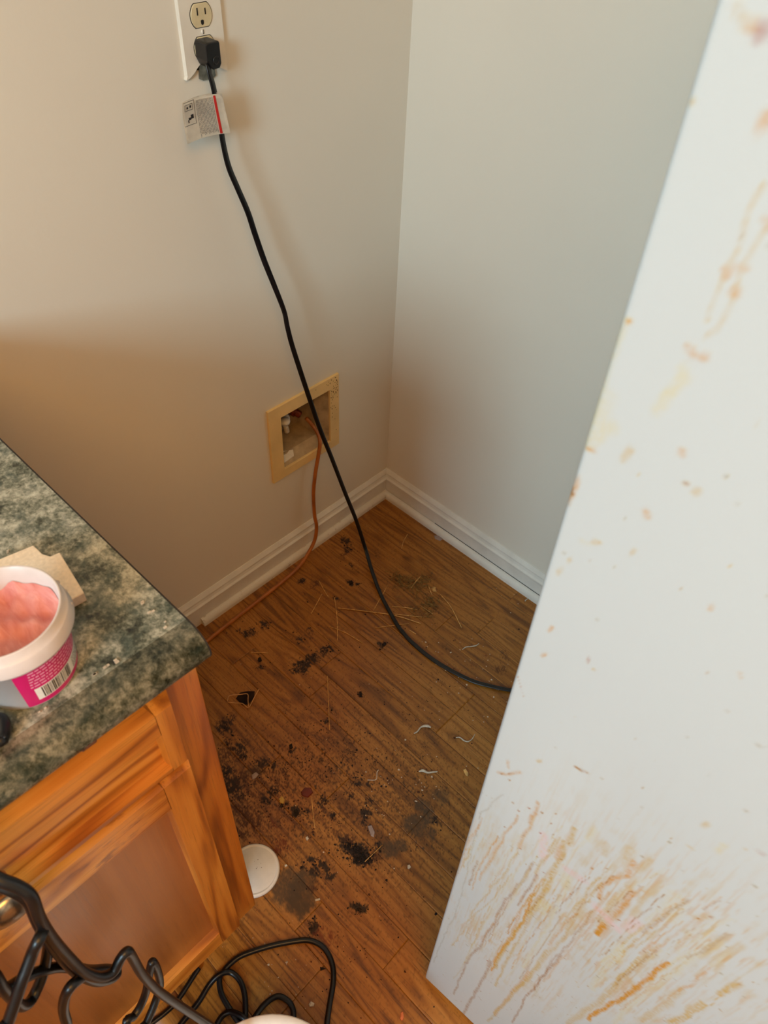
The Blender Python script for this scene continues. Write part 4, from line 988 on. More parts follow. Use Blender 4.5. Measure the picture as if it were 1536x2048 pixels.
# ------------------------------------------------------------------ wall outlet
OX, OZ = -0.4344, 1.1600
ou = empty('wall_outlet', (OX, 0, OZ))
tag(ou, 'almond duplex wall outlet with a broken lower cover plate', 'outlet')
_notch = [(x - OX, z - OZ) for x, y, z in [(-0.4708,-0.005,1.1061),(-0.4637,-0.005,1.108),(-0.4561,-0.005,1.1129),(-0.4502,-0.005,1.1181),(-0.4444,-0.005,1.1222),(-0.4341,-0.005,1.1229),(-0.4241,-0.005,1.1207),(-0.4159,-0.005,1.1168),(-0.4105,-0.005,1.1115),(-0.4044,-0.005,1.1047)]]
outline = [(-.035, .052), (-.030, .057), (.030, .057), (.035, .052)]
nx0 = _notch[0]
outline += [(.035, _notch[-1][1] + .002)] + _notch[::-1][1:] + [(-.035, nx0[1] + .004)]
bm = prism_bm(outline, -.0062, -.0002, 'y')
for v in bm.verts:          # sloping rim of the plate
    if v.co.y < -.005 and abs(v.co.x) > .029 and v.co.z > -.05: v.co.x *= .965
    if v.co.y < -.005 and v.co.z > .05: v.co.z -= .0025
obj('cover_plate', bm, m_plate, ou)


def recept_outline(cz, s=1.0):
    pts = []
    r = .0172 * s
    zc = .0138 * s
    for k in range(48):
        a = 2 * PI * k / 48
        x, z = r * math.cos(a), r * math.sin(a)
        pts.append((x, cz + max(-zc, min(zc, z))))
    return pts


for cz in (.0192, -.0192):
    obj('receptacle_gap', prism_bm(recept_outline(cz, 1.06), -.0064, -.0058, 'y'), m_slot, ou)
    rc = obj('receptacle', prism_bm(recept_outline(cz), -.0078, -.0050, 'y', .0006, 1), m_recp, ou)
    for sx, hh in ((-.0064, .0088), (.0064, .0074)):
        obj('slot', box_bm((sx - .0010, -.0080, cz + .0005), (sx + .0010, -.0076, cz + .0005 + hh)), m_slot, rc)
    g = [(.0024 * math.cos(t), cz - .0085 + .0026 * math.sin(t)) for t in np.linspace(PI, 2 * PI, 9)] + [(.0024, cz - .0058), (0, cz - .0048), (-.0024, cz - .0058)]
    obj('ground_slot', prism_bm(g, -.0080, -.0076, 'y'), m_slot, rc)
sc = lathe_bm([(0, .0012), (.0018, .0010), (.0031, .0003), (.0031, 0), (0, 0)], 20)
bmesh.ops.rotate(sc, verts=sc.verts[:], matrix=Matrix.Rotation(PI / 2, 3, 'X'))
so = obj('screw', sc, m_plate, ou); so.location = (0, -.0062, 0)
obj('screw_slot', box_bm((-.0004, -.0014, -.0026), (.0004, -.0009, .0026)), m_slot, so)
obj('mounting_strap', prism_bm([(-.012, -.057), (-.010, -.040), (.014, -.040), (.016, -.057), (.010, -.060), (-.006, -.060)], -.0030, -.0004, 'y'), m_steel, ou)
obj('box_rim', prism_bm([(-.024, -.044), (-.020, -.028), (.024, -.028), (.028, -.047), (.020, -.045), (-.014, -.046)], -.0012, -.0002, 'y'), m_slot, ou)

# ------------------------------------------------------------------ power cord with plug and warning tag
pc = empty('power_cord', (OX - .004, -.008, OZ - .02))
tag(pc, 'flat black appliance cord plugged into the outlet and trailing across the floor', 'power cord')
org = Vector(pc.location)


def rel(pts, o=None):
    o = org if o is None else o
    return [tuple(Vector(p) - o) for p in pts]


pl = prism_bm([(-.0135, .0150), (-.0090, .0170), (.0115, .0170), (.0135, .0150), (.0135, -.0140), (.0095, -.0200), (-.0030, -.0210), (-.0090, -.0170), (-.0135, -.0080)], -.0265, .0, 'y', .0018, 2)
po = obj('plug', pl, m_blackp, pc)
po.location = (-.002, 0, -.001)
po.scale = (.86, 1, .88)
rg = lathe_bm([(.0042, 0), (.0052, .0008), (.0062, .0008), (.0066, 0)], 20)
bmesh.ops.rotate(rg, verts=rg.verts[:], matrix=Matrix.Rotation(PI / 2, 3, 'X'))
o = obj('moulded_ring', rg, m_blackp, po); o.location = (.0035, -.0266, -.0085)
for sx in (-.0064, .0064):
    obj('prong', box_bm((sx - .0007, 0, -.003), (sx + .0007, .012, .003)), m_steel, po)

CP = [(-0.4495,-0.03,1.1283),(-0.4502,-0.034,1.1158),(-0.4478,-0.036,1.097),(-0.4437,-0.036,1.0538),(-0.4418,-0.036,1.0225),(-0.4377,-0.038,0.9899),(-0.4266,-0.04,0.9555),(-0.4132,-0.042,0.9155),(-0.4046,-0.044,0.8781),(-0.3936,-0.048,0.8309),(-0.381,-0.054,0.7829),(-0.3674,-0.06,0.7297),(-0.3649,-0.064,0.6968),(-0.36,-0.068,0.6596),(-0.3488,-0.074,0.602),(-0.3318,-0.08,0.5255),(-0.3127,-0.086,0.4443),(-0.287,-0.092,0.3537),(-0.2555,-0.102,0.2336),(-0.234,-0.118,0.1386)] + [(-0.2173,-0.1347,0.04),(-0.2483,-0.192,0.018),(-0.2775,-0.2496,0.0075),(-0.3017,-0.3073,0.0055),(-0.3165,-0.3486,0.005),(-0.3247,-0.3953,0.005),(-0.3256,-0.4495,0.005),(-0.3186,-0.5027,0.005),(-0.3048,-0.5561,0.005),(-0.2844,-0.5961,0.005),(-0.264,-0.6287,0.005),(-0.23,-0.6714,0.005),(-0.1919,-0.7112,0.005)]
prof = []
for k in range(24):        # three-lobed flat section
    t = 2 * PI * k / 24
    x = .0048 * math.cos(t)
    y = .00235 * math.copysign(abs(math.sin(t)) ** .8, math.sin(t)) * (1 - .13 * (0.5 + 0.5 * math.cos(x / .0048 * 3 * PI + PI)))
    prof.append((x, y))
tw = [1.2, 1.3, 1.4, 1.5, 1.5, 1.6, 1.6, 1.8, 2.0, 2.2, 2.5, 2.8, 2.6, 2.4, 2.2, 2.0, 1.9, 1.8, 1.8, 1.8, 1.8, 1.8, 2.0, 2.1, 2.2, 2.3, 2.2, 2.1, 2.0, 1.9, 1.8, 1.8]
obj('cord', tube_bm(rel(CP), prof, 7, up0=(0, 1, 0), twist=tw), m_black, pc)

# warning tag: a folded paper flag around the cord, printed on the near face
TQ = [Vector(p) for p in rel([(-0.4997,-0.034,1.0894),(-0.4998,-0.03,1.0356),(-0.4435,-0.0455,1.094),(-0.4358,-0.0455,1.0404)])]


def tagS(u, v, off=0.0):
    """u 0..1 from the free end to the cord, v 0..1 downward"""
    a = TQ[0].lerp(TQ[1], v); b = TQ[2].lerp(TQ[3], v)
    p = a.lerp(b, u)
    p.y += .0035 * math.sin(PI * u) + .004 * (1 - u) ** 2 * math.sin(3.0 * v + .5) - off
    p.z += .0016 * math.sin(PI * u)
    return p


def patch_bm(Sf, u0, u1, v0, v1, off, nu, nv, thick=0.0):
    bm = bmesh.new()
    g = [[bm.verts.new(Sf(u0 + (u1 - u0) * i / nu, v0 + (v1 - v0) * j / nv, off)) for j in range(nv + 1)] for i in range(nu + 1)]
    for i in range(nu):
        for j in range(nv):
            f = bm.faces.new((g[i][j], g[i][j + 1], g[i + 1][j + 1], g[i + 1][j])); f.smooth = True
    if thick:
        r = bmesh.ops.solidify(bm, geom=bm.faces[:], thickness=thick)
    bmesh.ops.recalc_face_normals(bm, faces=bm.faces[:])
    return bm


def join_bm(parts):
    out = bmesh.new()
    for b in parts:
        me = bpy.data.meshes.new('t'); b.to_mesh(me); b.free(); out.from_mesh(me); bpy.data.meshes.remove(me)
    return out


tg = obj('warning_tag', patch_bm(tagS, 0, 1.02, 0, 1, 0, 14, 8, .0003), m_paper, pc)
tag(tg, 'cream paper warning tag with red stripe')
obj('tag_back', patch_bm(lambda u, v, o: tagS(u, v, o) + Vector((0, .0065 * u + .0008, 0)), .04, 1.0, 0, 1, 0, 12, 6, .0003), m_paper, tg)
obj('red_stripe', patch_bm(tagS, .80, .855, .03, .985, .0005, 2, 8), m_red, tg)
rows = []
for i in range(13):
    u = .37 + i * .0325
    v = .06; end = (.95 - .02 * (i % 3)) if i > 1 else (.9 if i == 1 else .98)
    while v < end:
        w = rng.uniform(.03, .11)
        rows.append(patch_bm(tagS, u, u + .011, v, min(v + w, end), .0005, 1, 2)); v += w + .012
obj('small_print', join_bm(rows), m_lab_grey, tg)
ic = [patch_bm(tagS, .02, .022, .02, .60, .0005, 1, 3), patch_bm(tagS, .31, .318, .02, .60, .0005, 1, 3), patch_bm(tagS, .02, .318, .02, .03, .0005, 3, 1), patch_bm(tagS, .02, .318, .59, .60, .0005, 3, 1),
      patch_bm(tagS, .06, .066, .09, .24, .0005, 1, 1), patch_bm(tagS, .26, .266, .09, .24, .0005, 1, 1), patch_bm(tagS, .06, .266, .09, .10, .0005, 2, 1), patch_bm(tagS, .06, .266, .235, .245, .0005, 2, 1),
      patch_bm(tagS, .11, .15, .15, .20, .0005, 1, 1), patch_bm(tagS, .19, .23, .13, .19, .0005, 1, 1),
      patch_bm(tagS, .20, .27, .36, .46, .0005, 1, 1), patch_bm(tagS, .14, .20, .42, .48, .0005, 1, 1), patch_bm(tagS, .12, .145, .47, .54, .0005, 1, 1)]
obj('pictogram', join_bm(ic), m_lab_dark, tg)

# ------------------------------------------------------------------ water supply box in the wall
sb = empty('supply_box', (VX0, 0, VZ0))
tag(sb, 'yellowed plastic water supply box recessed in the beige wall', 'wall box')
w, h = VX1 - VX0, VZ1 - VZ0
i0, i1, k0, k1 = IX0 - VX0, IX1 - VX0, IZ0 - VZ0, IZ1 - VZ0


def ring_bm(outer, inner, y0, y1):
    bm = bmesh.new()
    O = [(outer[0], outer[2]), (outer[1], outer[2]), (outer[1], outer[3]), (outer[0], outer[3])]
    I = [(inner[0], inner[2]), (inner[1], inner[2]), (inner[1], inner[3]), (inner[0], inner[3])]
    mk = lambda L, y: [bm.verts.new((a, y, b)) for a, b in L]
    of, ob, jf, jb = mk(O, y0), mk(O, y1), mk(I, y0), mk(I, y1)
    for q in range(4):
        n = (q + 1) % 4
        bm.faces.new((of[q], of[n], jf[n], jf[q])); bm.faces.new((ob[q], jb[q], jb[n], ob[n]))
        bm.faces.new((of[q], ob[q], ob[n], of[n])); bm.faces.new((jf[q], jf[n], jb[n], jb[q]))
    bmesh.ops.recalc_face_normals(bm, faces=bm.faces[:])
    return bm


fl = ring_bm((0, w, 0, h), (i0, i1, k0, k1), -.006, -.0003)
bmesh.ops.bevel(fl, geom=[e for e in fl.edges if all(v.co.y < -.005 for v in e.verts)], offset=.0008, segments=1, affect='EDGES')
obj('flange', fl, m_flange, sb)
DP = .085
bm = bmesh.new()
fr0 = [(i0, k0), (i1, k0), (i1, k1), (i0, k1)]
ins = [(i0 + .006, k0 + .016), (i1 - .022, k0 + .016), (i1 - .022, k1 - .006), (i0 + .006, k1 - .006)]
a = [bm.verts.new((x, -.0010, z)) for x, z in fr0]
b = [bm.verts.new((x, .022, z)) for x, z in ins]
c = [bm.verts.new((x, DP, z)) for x, z in ins]
for q in range(4):
    n = (q + 1) % 4
    bm.faces.new((a[q], a[n], b[n], b[q])); bm.faces.new((b[q], b[n], c[n], c[q]))
bm.faces.new(c)
for f in bm.faces: f.normal_flip()
obj('box_liner', bm, m_boxin, sb)
vv = empty('shutoff_valve', (i0 + .046, .050, k0 + .082)); vv.parent = sb
obj('valve_body', tube_bm([(-.016, 0, 0), (.0, 0, 0), (.016, 0, 0)], circ(.009, 14), 2), m_white_pl, vv)
obj('valve_stem', tube_bm([(0, 0, 0), (0, -.012, -.014), (0, -.014, -.026)], circ(.006, 12), 3), m_lint, vv)
hd = lathe_bm([(0, -.005), (.011, -.005), (.012, 0), (.011, .005), (0, .005)], 10)
o = obj('valve_handle', hd, m_white_pl, vv); o.location = (-.005, -.016, .008)
cf = obj('compression_fitting', tube_bm([(i0 + .062, .070, k0 + .096), (i0 + .078, .048, k0 + .090), (i0 + .088, .038, k0 + .080)], circ(.0085, 8), 3), m_brass, sb)
obj('fitting_nut', tube_bm([(i0 + .074, .056, k0 + .092), (i0 + .082, .044, k0 + .086)], circ(.011, 6), 1), m_brass, sb)
pcs = prism_bm([(i0 + .010, .030), (i0 + .060, .026), (i0 + .078, .050), (i0 + .040, .072), (i0 + .014, .060)], k0 + .0165, k0 + .019)
obj('debris_flake', pcs, m_boxin, sb)
o = obj('paper_flake', prism_bm([(i0 + .008, .004), (i0 + .038, .006), (i0 + .046, .018), (i0 + .020, .030), (i0 + .009, .028)], k0 + .0150, k0 + .0170), m_paper, sb)
for v in o.data.vertices: v.co.z += .016 * min(0, (v.co.y - .022)) / .022 * .6
sp_ = []
r3 = random.Random(3)
for i in range(60):
    x = w - abs(r3.gauss(0, .018)) - .004; z = h - abs(r3.gauss(0, .045)) - .004
    if z < .02 or (x < i1 and z < k1): continue
    s_ = r3.uniform(.0004, .0010)
    sp_.append(box_bm((x - s_, -.0064, z - s_), (x + s_, -.0058, z + s_)))
tag(obj('grime_specks', join_bm(sp_), m_crumb_b, sb), kind='stuff')

# amber water line from the supply box down to the floor and along the baseboard
TB = [(-0.2458,0.035,0.3668),(-0.2388,0.02,0.3485),(-0.2404,0.002,0.3366)] + [(-0.2475,-0.012,0.3241),(-0.2586,-0.018,0.2968),(-0.274,-0.023,0.2555),(-0.285,-0.026,0.2005),(-0.2872,-0.029,0.1281),(-0.2847,-0.032,0.0897),(-0.293,-0.034,0.0501),(-0.317,-0.037,0.0227)] + [(-0.3583,-0.0449,0.0075),(-0.4177,-0.0513,0.0055),(-0.4756,-0.0547,0.0055),(-0.5386,-0.0573,0.0055),(-0.5991,-0.0598,0.0055),(-0.6559,-0.0638,0.0055),(-0.7036,-0.0691,0.0055)]
o = obj('water_line', tube_bm(TB, circ(.0045, 12), 6), m_tube)
tag(o, 'amber plastic water line hanging from the supply box and running along the baseboard', 'tube')

# ------------------------------------------------------------------ things on the worktop
ZC = .909
tb = empty('putty_tub', (-1.0685, -.5725, ZC))
tag(tb, 'open white tub of pink spackling putty with magenta label', 'tub')
RB, RT, TH = .0365, .0425, .080
bp = [(0, .0005), (RB - .002, .0005), (RB, .002), (RB + (RT - RB) * .72, .058), (RT - .0005, .058), (RT + .0058, .059), (RT + .0062, .061), (RT + .0040, .0700), (RT + .0034, .0715), (RT + .0014, .0722), (RT + .0014, TH - .001), (RT + .0006, TH),
      (RT - .0008, TH - .001), (RT - .0022, .060), (RB - .002, .006), (0, .006)]
obj('tub_body', lathe_bm(bp, 72), m_tubpl, tb)
# putty fill with knife marks
bm = bmesh.new()
nr, na = 16, 72
cen = bm.verts.new((0, 0, .055)); rings = []
for i in range(1, nr + 1):
    rr = (RT - .0024) * i / nr
    ring = []
    for k in range(na):
        a = 2 * PI * k / na
        x, y = rr * math.cos(a), rr * math.sin(a)
        z = .054 + .0026 * math.sin(x * 190 + y * 60 + 1.5 * math.sin(y * 90)) + .0016 * math.sin(x * 330 - y * 200 + 1)
        e = max(0, (i / nr - .82) / .18)
        z += e * (.004 + .005 * max(0, math.sin(2.0 * a + .4)) + .003 * math.sin(7 * a))
        ring.append(bm.verts.new((x, y, z)))
    rings.append(ring)
for k in range(na):
    bm.faces.new((cen, rings[0][k], rings[0][(k + 1) % na]))
    for i in range(nr - 1):
        bm.faces.new((rings[i][k], rings[i + 1][k], rings[i + 1][(k + 1) % na], rings[i][(k + 1) % na]))
for f in bm.faces: f.smooth = True
obj('putty', bm, m_putty, tb)


def tubS(u, v, off=0.0):
    """u degrees around, v height in metres"""
    a = math.radians(u)
    r = RB + (RT - RB) * .72 * (v / .058) + .0003 + off
    return Vector((r * math.cos(a), r * math.sin(a), v))


A0, A1 = -118, 62            # the back label spans these angles
lab = obj('label', patch_bm(tubS, A0, A1, .0035, .0565, 0, 60, 4), m_magenta, tb)
tag(lab, 'magenta wrap label with barcode')
obj('white_panel', patch_bm(tubS, A0 + 14, A1 - 26, .0095, .0255, .00015, 48, 2), m_lab_white, lab)
bars = []
u = A0 + 21.0
r4 = random.Random(9)
while u < A0 + 60:
    wd = r4.choice([.5, .5, .9, 1.4]); bars.append(patch_bm(tubS, u, u + wd, .0105, .0245, .0003, 1, 1)); u += wd + r4.choice([.6, .8, 1.3])
obj('barcode', join_bm(bars), m_lab_dark, lab)
tx = []
for i in range(7):
    v = .0285 + i * .0036
    u = A0 + 12 + i * .6
    end = A1 - (34 - 3 * (i % 3))
    while u < end:
        wd = r4.uniform(2.0, 6.5); tx.append(patch_bm(tubS, u, min(u + wd, end), v, v + .0014, .0003, 3, 1)); u += wd + 1.3
obj('label_text', join_bm(tx), m_lab_pink, lab)
tx = []
for i in range(5):
    v = .0112 + i * .0027
    u = A0 + 68
    end = A0 + 116 - 5 * (i % 2)
    while u < end:
        wd = r4.uniform(1.5, 5); tx.append(patch_bm(tubS, u, min(u + wd, end), v, v + .0011, .0003, 2, 1)); u += wd + 1.1
obj('panel_text', join_bm(tx), m_lab_grey, lab)
bm = bmesh.new()
el = [bm.verts.new(tubS(A1 - 22 + 8.0 * math.cos(t), .038 + .0075 * math.sin(t), .0003)) for t in np.linspace(0, 2 * PI, 25)[:-1]]
bm.faces.new(el)
obj('emblem', bm, m_lab_blue, lab)
for a_, z_, s_ in ((8, .066, .0022), (20, .063, .0016), (-6, .0655, .0016), (-22, .064, .0018)):
    b_ = bmesh.new(); bmesh.ops.create_icosphere(b_, subdivisions=1, radius=s_)
    o = obj('putty_smear', b_, m_foam, tb); t_ = math.radians(a_)
    o.location = ((RT + .0045) * math.cos(t_), (RT + .0045) * math.sin(t_), z_)

SBP = [(-1.0437,-0.4536),(-1.0314,-0.4566),(-1.0028,-0.4619),(-1.0023,-0.4691),(-1.0022,-0.4768),(-0.9987,-0.4845),(-0.9902,-0.486),(-0.9992,-0.5422),(-1.011,-0.5413),(-1.046,-0.5369),(-1.0785,-0.5329)]
bl = obj('sanding_sponge', prism_bm(SBP, ZC + .0006, ZC + .0118, 'z', .0006, 1), m_sand)
for poly in bl.data.polygons:
    pass
bl.data.materials.append(m_foam)
for poly in bl.data.polygons:
    if poly.normal.z < .5: poly.material_index = 1
tag(bl, 'cream sanding sponge with a torn notch, lying behind the putty tub', 'sanding sponge')

# coiled end of the black cable lying on the worktop
# (hangs over the front edge and falls to the floor in loops)
CR = .0046
cb = empty('cable', (-1.15, -.70, .0))
tag(cb, 'thick black cable draped over the worktop edge and tangled on the floor', 'cable')
co = Vector(cb.location)
yy = -.715
STR = [
 [(-1.1272,-0.5962,0.916),(-1.1134,-0.5956,0.916),(-1.1059,-0.6018,0.916),(-1.1074,-0.6103,0.916),(-1.1132,-0.6177,0.916),(-1.1241,-0.6135,0.916)],
 [(-1.1732,-0.665,0.894),(-1.167,-0.688,0.903),(-1.1624,-0.7,0.8983),(-1.1565,-0.708,0.8879),(-1.1545,-0.714,0.8754),(-1.159,-0.716,0.8441),(-1.1616,-0.716,0.8026),(-1.1621,-0.716,0.7497),(-1.1609,-0.718,0.7125),(-1.1547,-0.72,0.6829),(-1.1451,-0.721,0.6725),(-1.1353,-0.72,0.681),(-1.1294,-0.72,0.6846),(-1.1265,-0.72,0.6795),(-1.1271,-0.72,0.6539),(-1.1282,-0.722,0.6163),(-1.1261,-0.724,0.5582),(-1.1196,-0.728,0.4937),(-1.1107,-0.734,0.4199),(-1.1002,-0.742,0.3328),(-1.0888,-0.75,0.2302)],
 [(-1.1765,-0.664,0.8836),(-1.1703,-0.684,0.8883),(-1.1653,-0.694,0.881),(-1.1603,-0.702,0.8732),(-1.1582,-0.706,0.8563),(-1.1622,-0.708,0.8245),(-1.1653,-0.708,0.7837),(-1.1665,-0.708,0.7307),(-1.1659,-0.706,0.682),(-1.16,-0.704,0.6344),(-1.1498,-0.7,0.602),(-1.1439,-0.696,0.5955),(-1.1487,-0.694,0.6132),(-1.1595,-0.694,0.6427),(-1.1664,-0.696,0.6765),(-1.1738,-0.698,0.7079),(-1.182,-0.7,0.7295),(-1.1917,-0.702,0.7475),(-1.2041,-0.704,0.7599),(-1.2158,-0.706,0.7783)],
 [(-1.1574,-0.7,0.8386),(-1.1601,-0.706,0.8226),(-1.1617,-0.716,0.8276),(-1.1673,-0.722,0.8314),(-1.1742,-0.722,0.8229),(-1.1825,-0.724,0.8136),(-1.1906,-0.726,0.8049),(-1.2007,-0.728,0.791),(-1.2126,-0.73,0.7746),(-1.2235,-0.732,0.7566)],
 [(-1.1585,-0.694,0.8274),(-1.1612,-0.696,0.7986),(-1.1639,-0.697,0.775),(-1.1671,-0.698,0.762),(-1.1726,-0.698,0.7466),(-1.1799,-0.698,0.7297),(-1.187,-0.7,0.7202),(-1.1948,-0.702,0.7129),(-1.2024,-0.706,0.7136),(-1.2069,-0.71,0.728),(-1.2063,-0.712,0.7546),(-1.2041,-0.714,0.7906),(-1.2026,-0.714,0.8278)],
 [(-1.1659,-0.698,0.7644),(-1.1669,-0.698,0.7124),(-1.1661,-0.7,0.6775),(-1.1636,-0.708,0.6807),(-1.1663,-0.716,0.7022),(-1.1737,-0.72,0.7141),(-1.1822,-0.718,0.6992),(-1.19,-0.716,0.6731),(-1.195,-0.716,0.6457),(-1.2017,-0.716,0.6067)],
 [(-1.169,-0.69,0.424),(-1.1582,-0.688,0.4258),(-1.1476,-0.686,0.4291),(-1.1354,-0.684,0.4458),(-1.1253,-0.682,0.4709),(-1.1166,-0.68,0.4902),(-1.1134,-0.68,0.493),(-1.114,-0.682,0.4718),(-1.1192,-0.684,0.4333),(-1.1281,-0.686,0.4135),(-1.1392,-0.69,0.4028),(-1.1521,-0.694,0.3935),(-1.1638,-0.696,0.3771)],
 [(-1.0583,-0.58,0.0052),(-1.073,-0.5836,0.0052),(-1.1104,-0.5929,0.0052),(-1.1344,-0.5928,0.0052),(-1.1555,-0.5894,0.0052),(-1.1772,-0.5872,0.0052)],
 [(-1.1441,-0.627,0.0055),(-1.1254,-0.6234,0.0055),(-1.0895,-0.6194,0.0055),(-1.0632,-0.6126,0.0065),(-1.0419,-0.6137,0.012),(-1.0261,-0.6229,0.0065),(-1.0228,-0.6435,0.0052),(-1.0293,-0.6632,0.0052),(-1.0423,-0.6819,0.0055),(-1.0611,-0.7015,0.0065)],
 [(-1.062,-0.7174,0.0055),(-1.0602,-0.6801,0.0055),(-1.0586,-0.6562,0.0055),(-1.0547,-0.6343,0.0055),(-1.0445,-0.6171,0.0055),(-1.0342,-0.6132,0.0055),(-1.0189,-0.6122,0.0055),(-0.997,-0.6165,0.0055),(-0.9594,-0.6367,0.0055),(-0.9265,-0.6594,0.0055),(-0.903,-0.6802,0.0055),(-0.8931,-0.7046,0.0055),(-0.898,-0.7308,0.0055),(-0.9139,-0.7524,0.0055),(-0.9438,-0.7744,0.0055),(-0.964,-0.7899,0.0055),(-0.9819,-0.8067,0.0055)],
 [(-1.0997,-0.6709,0.0055),(-1.0844,-0.6638,0.0055),(-1.0711,-0.662,0.0055),(-1.0598,-0.6685,0.008),(-1.0523,-0.6867,0.0145),(-1.0497,-0.7032,0.012)],
 [(-1.0572,-0.7052,0.0052),(-1.0402,-0.7006,0.0052),(-1.0161,-0.6978,0.0052),(-0.9948,-0.7038,0.0052),(-0.9866,-0.7203,0.0052),(-0.9886,-0.7361,0.0052),(-0.9998,-0.7499,0.0052),(-1.0147,-0.7633,0.0052)],
]
# the runs that leave the picture carry on: back onto the worktop, down to the floor, over the bucket
STR[0] = [(-1.24, -.50, .9142), (-1.20, -.56, .9142)] + STR[0] + [(-1.21, -.57, .9142), (-1.26, -.53, .9142)]
STR[1] = [(-1.27, -.52, .9142), (-1.21, -.59, .9142), (-1.183, -.640, .9165)] + STR[1] + [(-1.06, -.80, .2168), (-1.02, -.845, .2162), (-.990, -.862, .2125), (-.978, -.878, .12), (-.97, -.91, .02), (-.95, -.99, .006)]
STR[2] = [(-1.29, -.56, .9142), (-1.22, -.61, .9142), (-1.192, -.643, .9150)] + STR[2] + [(-1.235, -.712, .800)]
STR[3] = STR[3] + [(-1.24, -.735, .60), (-1.23, -.735, .30), (-1.25, -.73, .05), (-1.30, -.72, .006), (-1.40, -.75, .006)]
STR[4] = STR[4] + [(-1.228, -.713, .822), (-1.235, -.712, .800)]
STR[5] = STR[5] + [(-1.21, -.716, .45), (-1.19, -.71, .20), (-1.22, -.70, .03), (-1.28, -.70, .006)]
STR[6] = [(-1.15, -.69, .006), (-1.17, -.70, .05), (-1.18, -.695, .25)] + STR[6] + [(-1.15, -.70, .20), (-1.13, -.70, .05), (-1.12, -.69, .006)]
for i, s_ in enumerate(STR):
    obj('strand', tube_bm(rel(s_, co), circ(CR if i != 7 else CR * .9, 12), 7), m_black, cb)

# white bucket rim at the foot of the picture
bk = empty('bucket', (-1.115, -.840, 0))
tag(bk, 'white plastic bucket standing among the cable loops', 'bucket')
obj('bucket_body', lathe_bm([(0, .001), (.088, .001), (.091, .004), (.107, .176), (.111, .178), (.1125, .190), (.110, .2), (.1155, .2015), (.1165, .205), (.114, .209), (.108, .208), (.106, .2), (.089, .008), (0, .008)], 72), m_white_pl, bk)
obj('bucket_lid', lathe_bm([(0, .203), (.095, .203), (.099, .2075), (.1075, .2105), (.1165, .2105), (.1185, .208), (.1185, .200), (.1168, .1995), (.1168, .2055), (.1170, .2095), (0, .2015)], 72), m_white_pl, bk)

# ------------------------------------------------------------------ things on the floor
ld_ = empty('tub_lid', (-0.8954, -.5234, 0))
tag(ld_, 'round white plastic tub lid on the floor by the cabinet foot', 'lid')
obj('lid_disc', lathe_bm([(0, .0078), (.0395, .0078), (.0405, .0072), (.0412, .0072), (.0420, .0080), (.0440, .0080), (.0458, .0070), (.0468, .0045), (.0472, .0006), (.0455, .0006), (.0450, .0050), (0, .0055)], 72), m_white_pl, ld_)
sp_ = []
for i in range(9):
    a, r_ = r3.uniform(-1, 2.4), r3.uniform(.005, .037)
    b_ = bmesh.new(); bmesh.ops.create_icosphere(b_, subdivisions=1, radius=r3.uniform(.0003, .0008))
    bmesh.ops.translate(b_, verts=b_.verts[:], vec=(r_ * math.cos(a), r_ * math.sin(a), .0078)); sp_.append(b_)
tag(obj('dirt_specks', join_bm(sp_), m_crumb_b, ld_), kind='stuff')

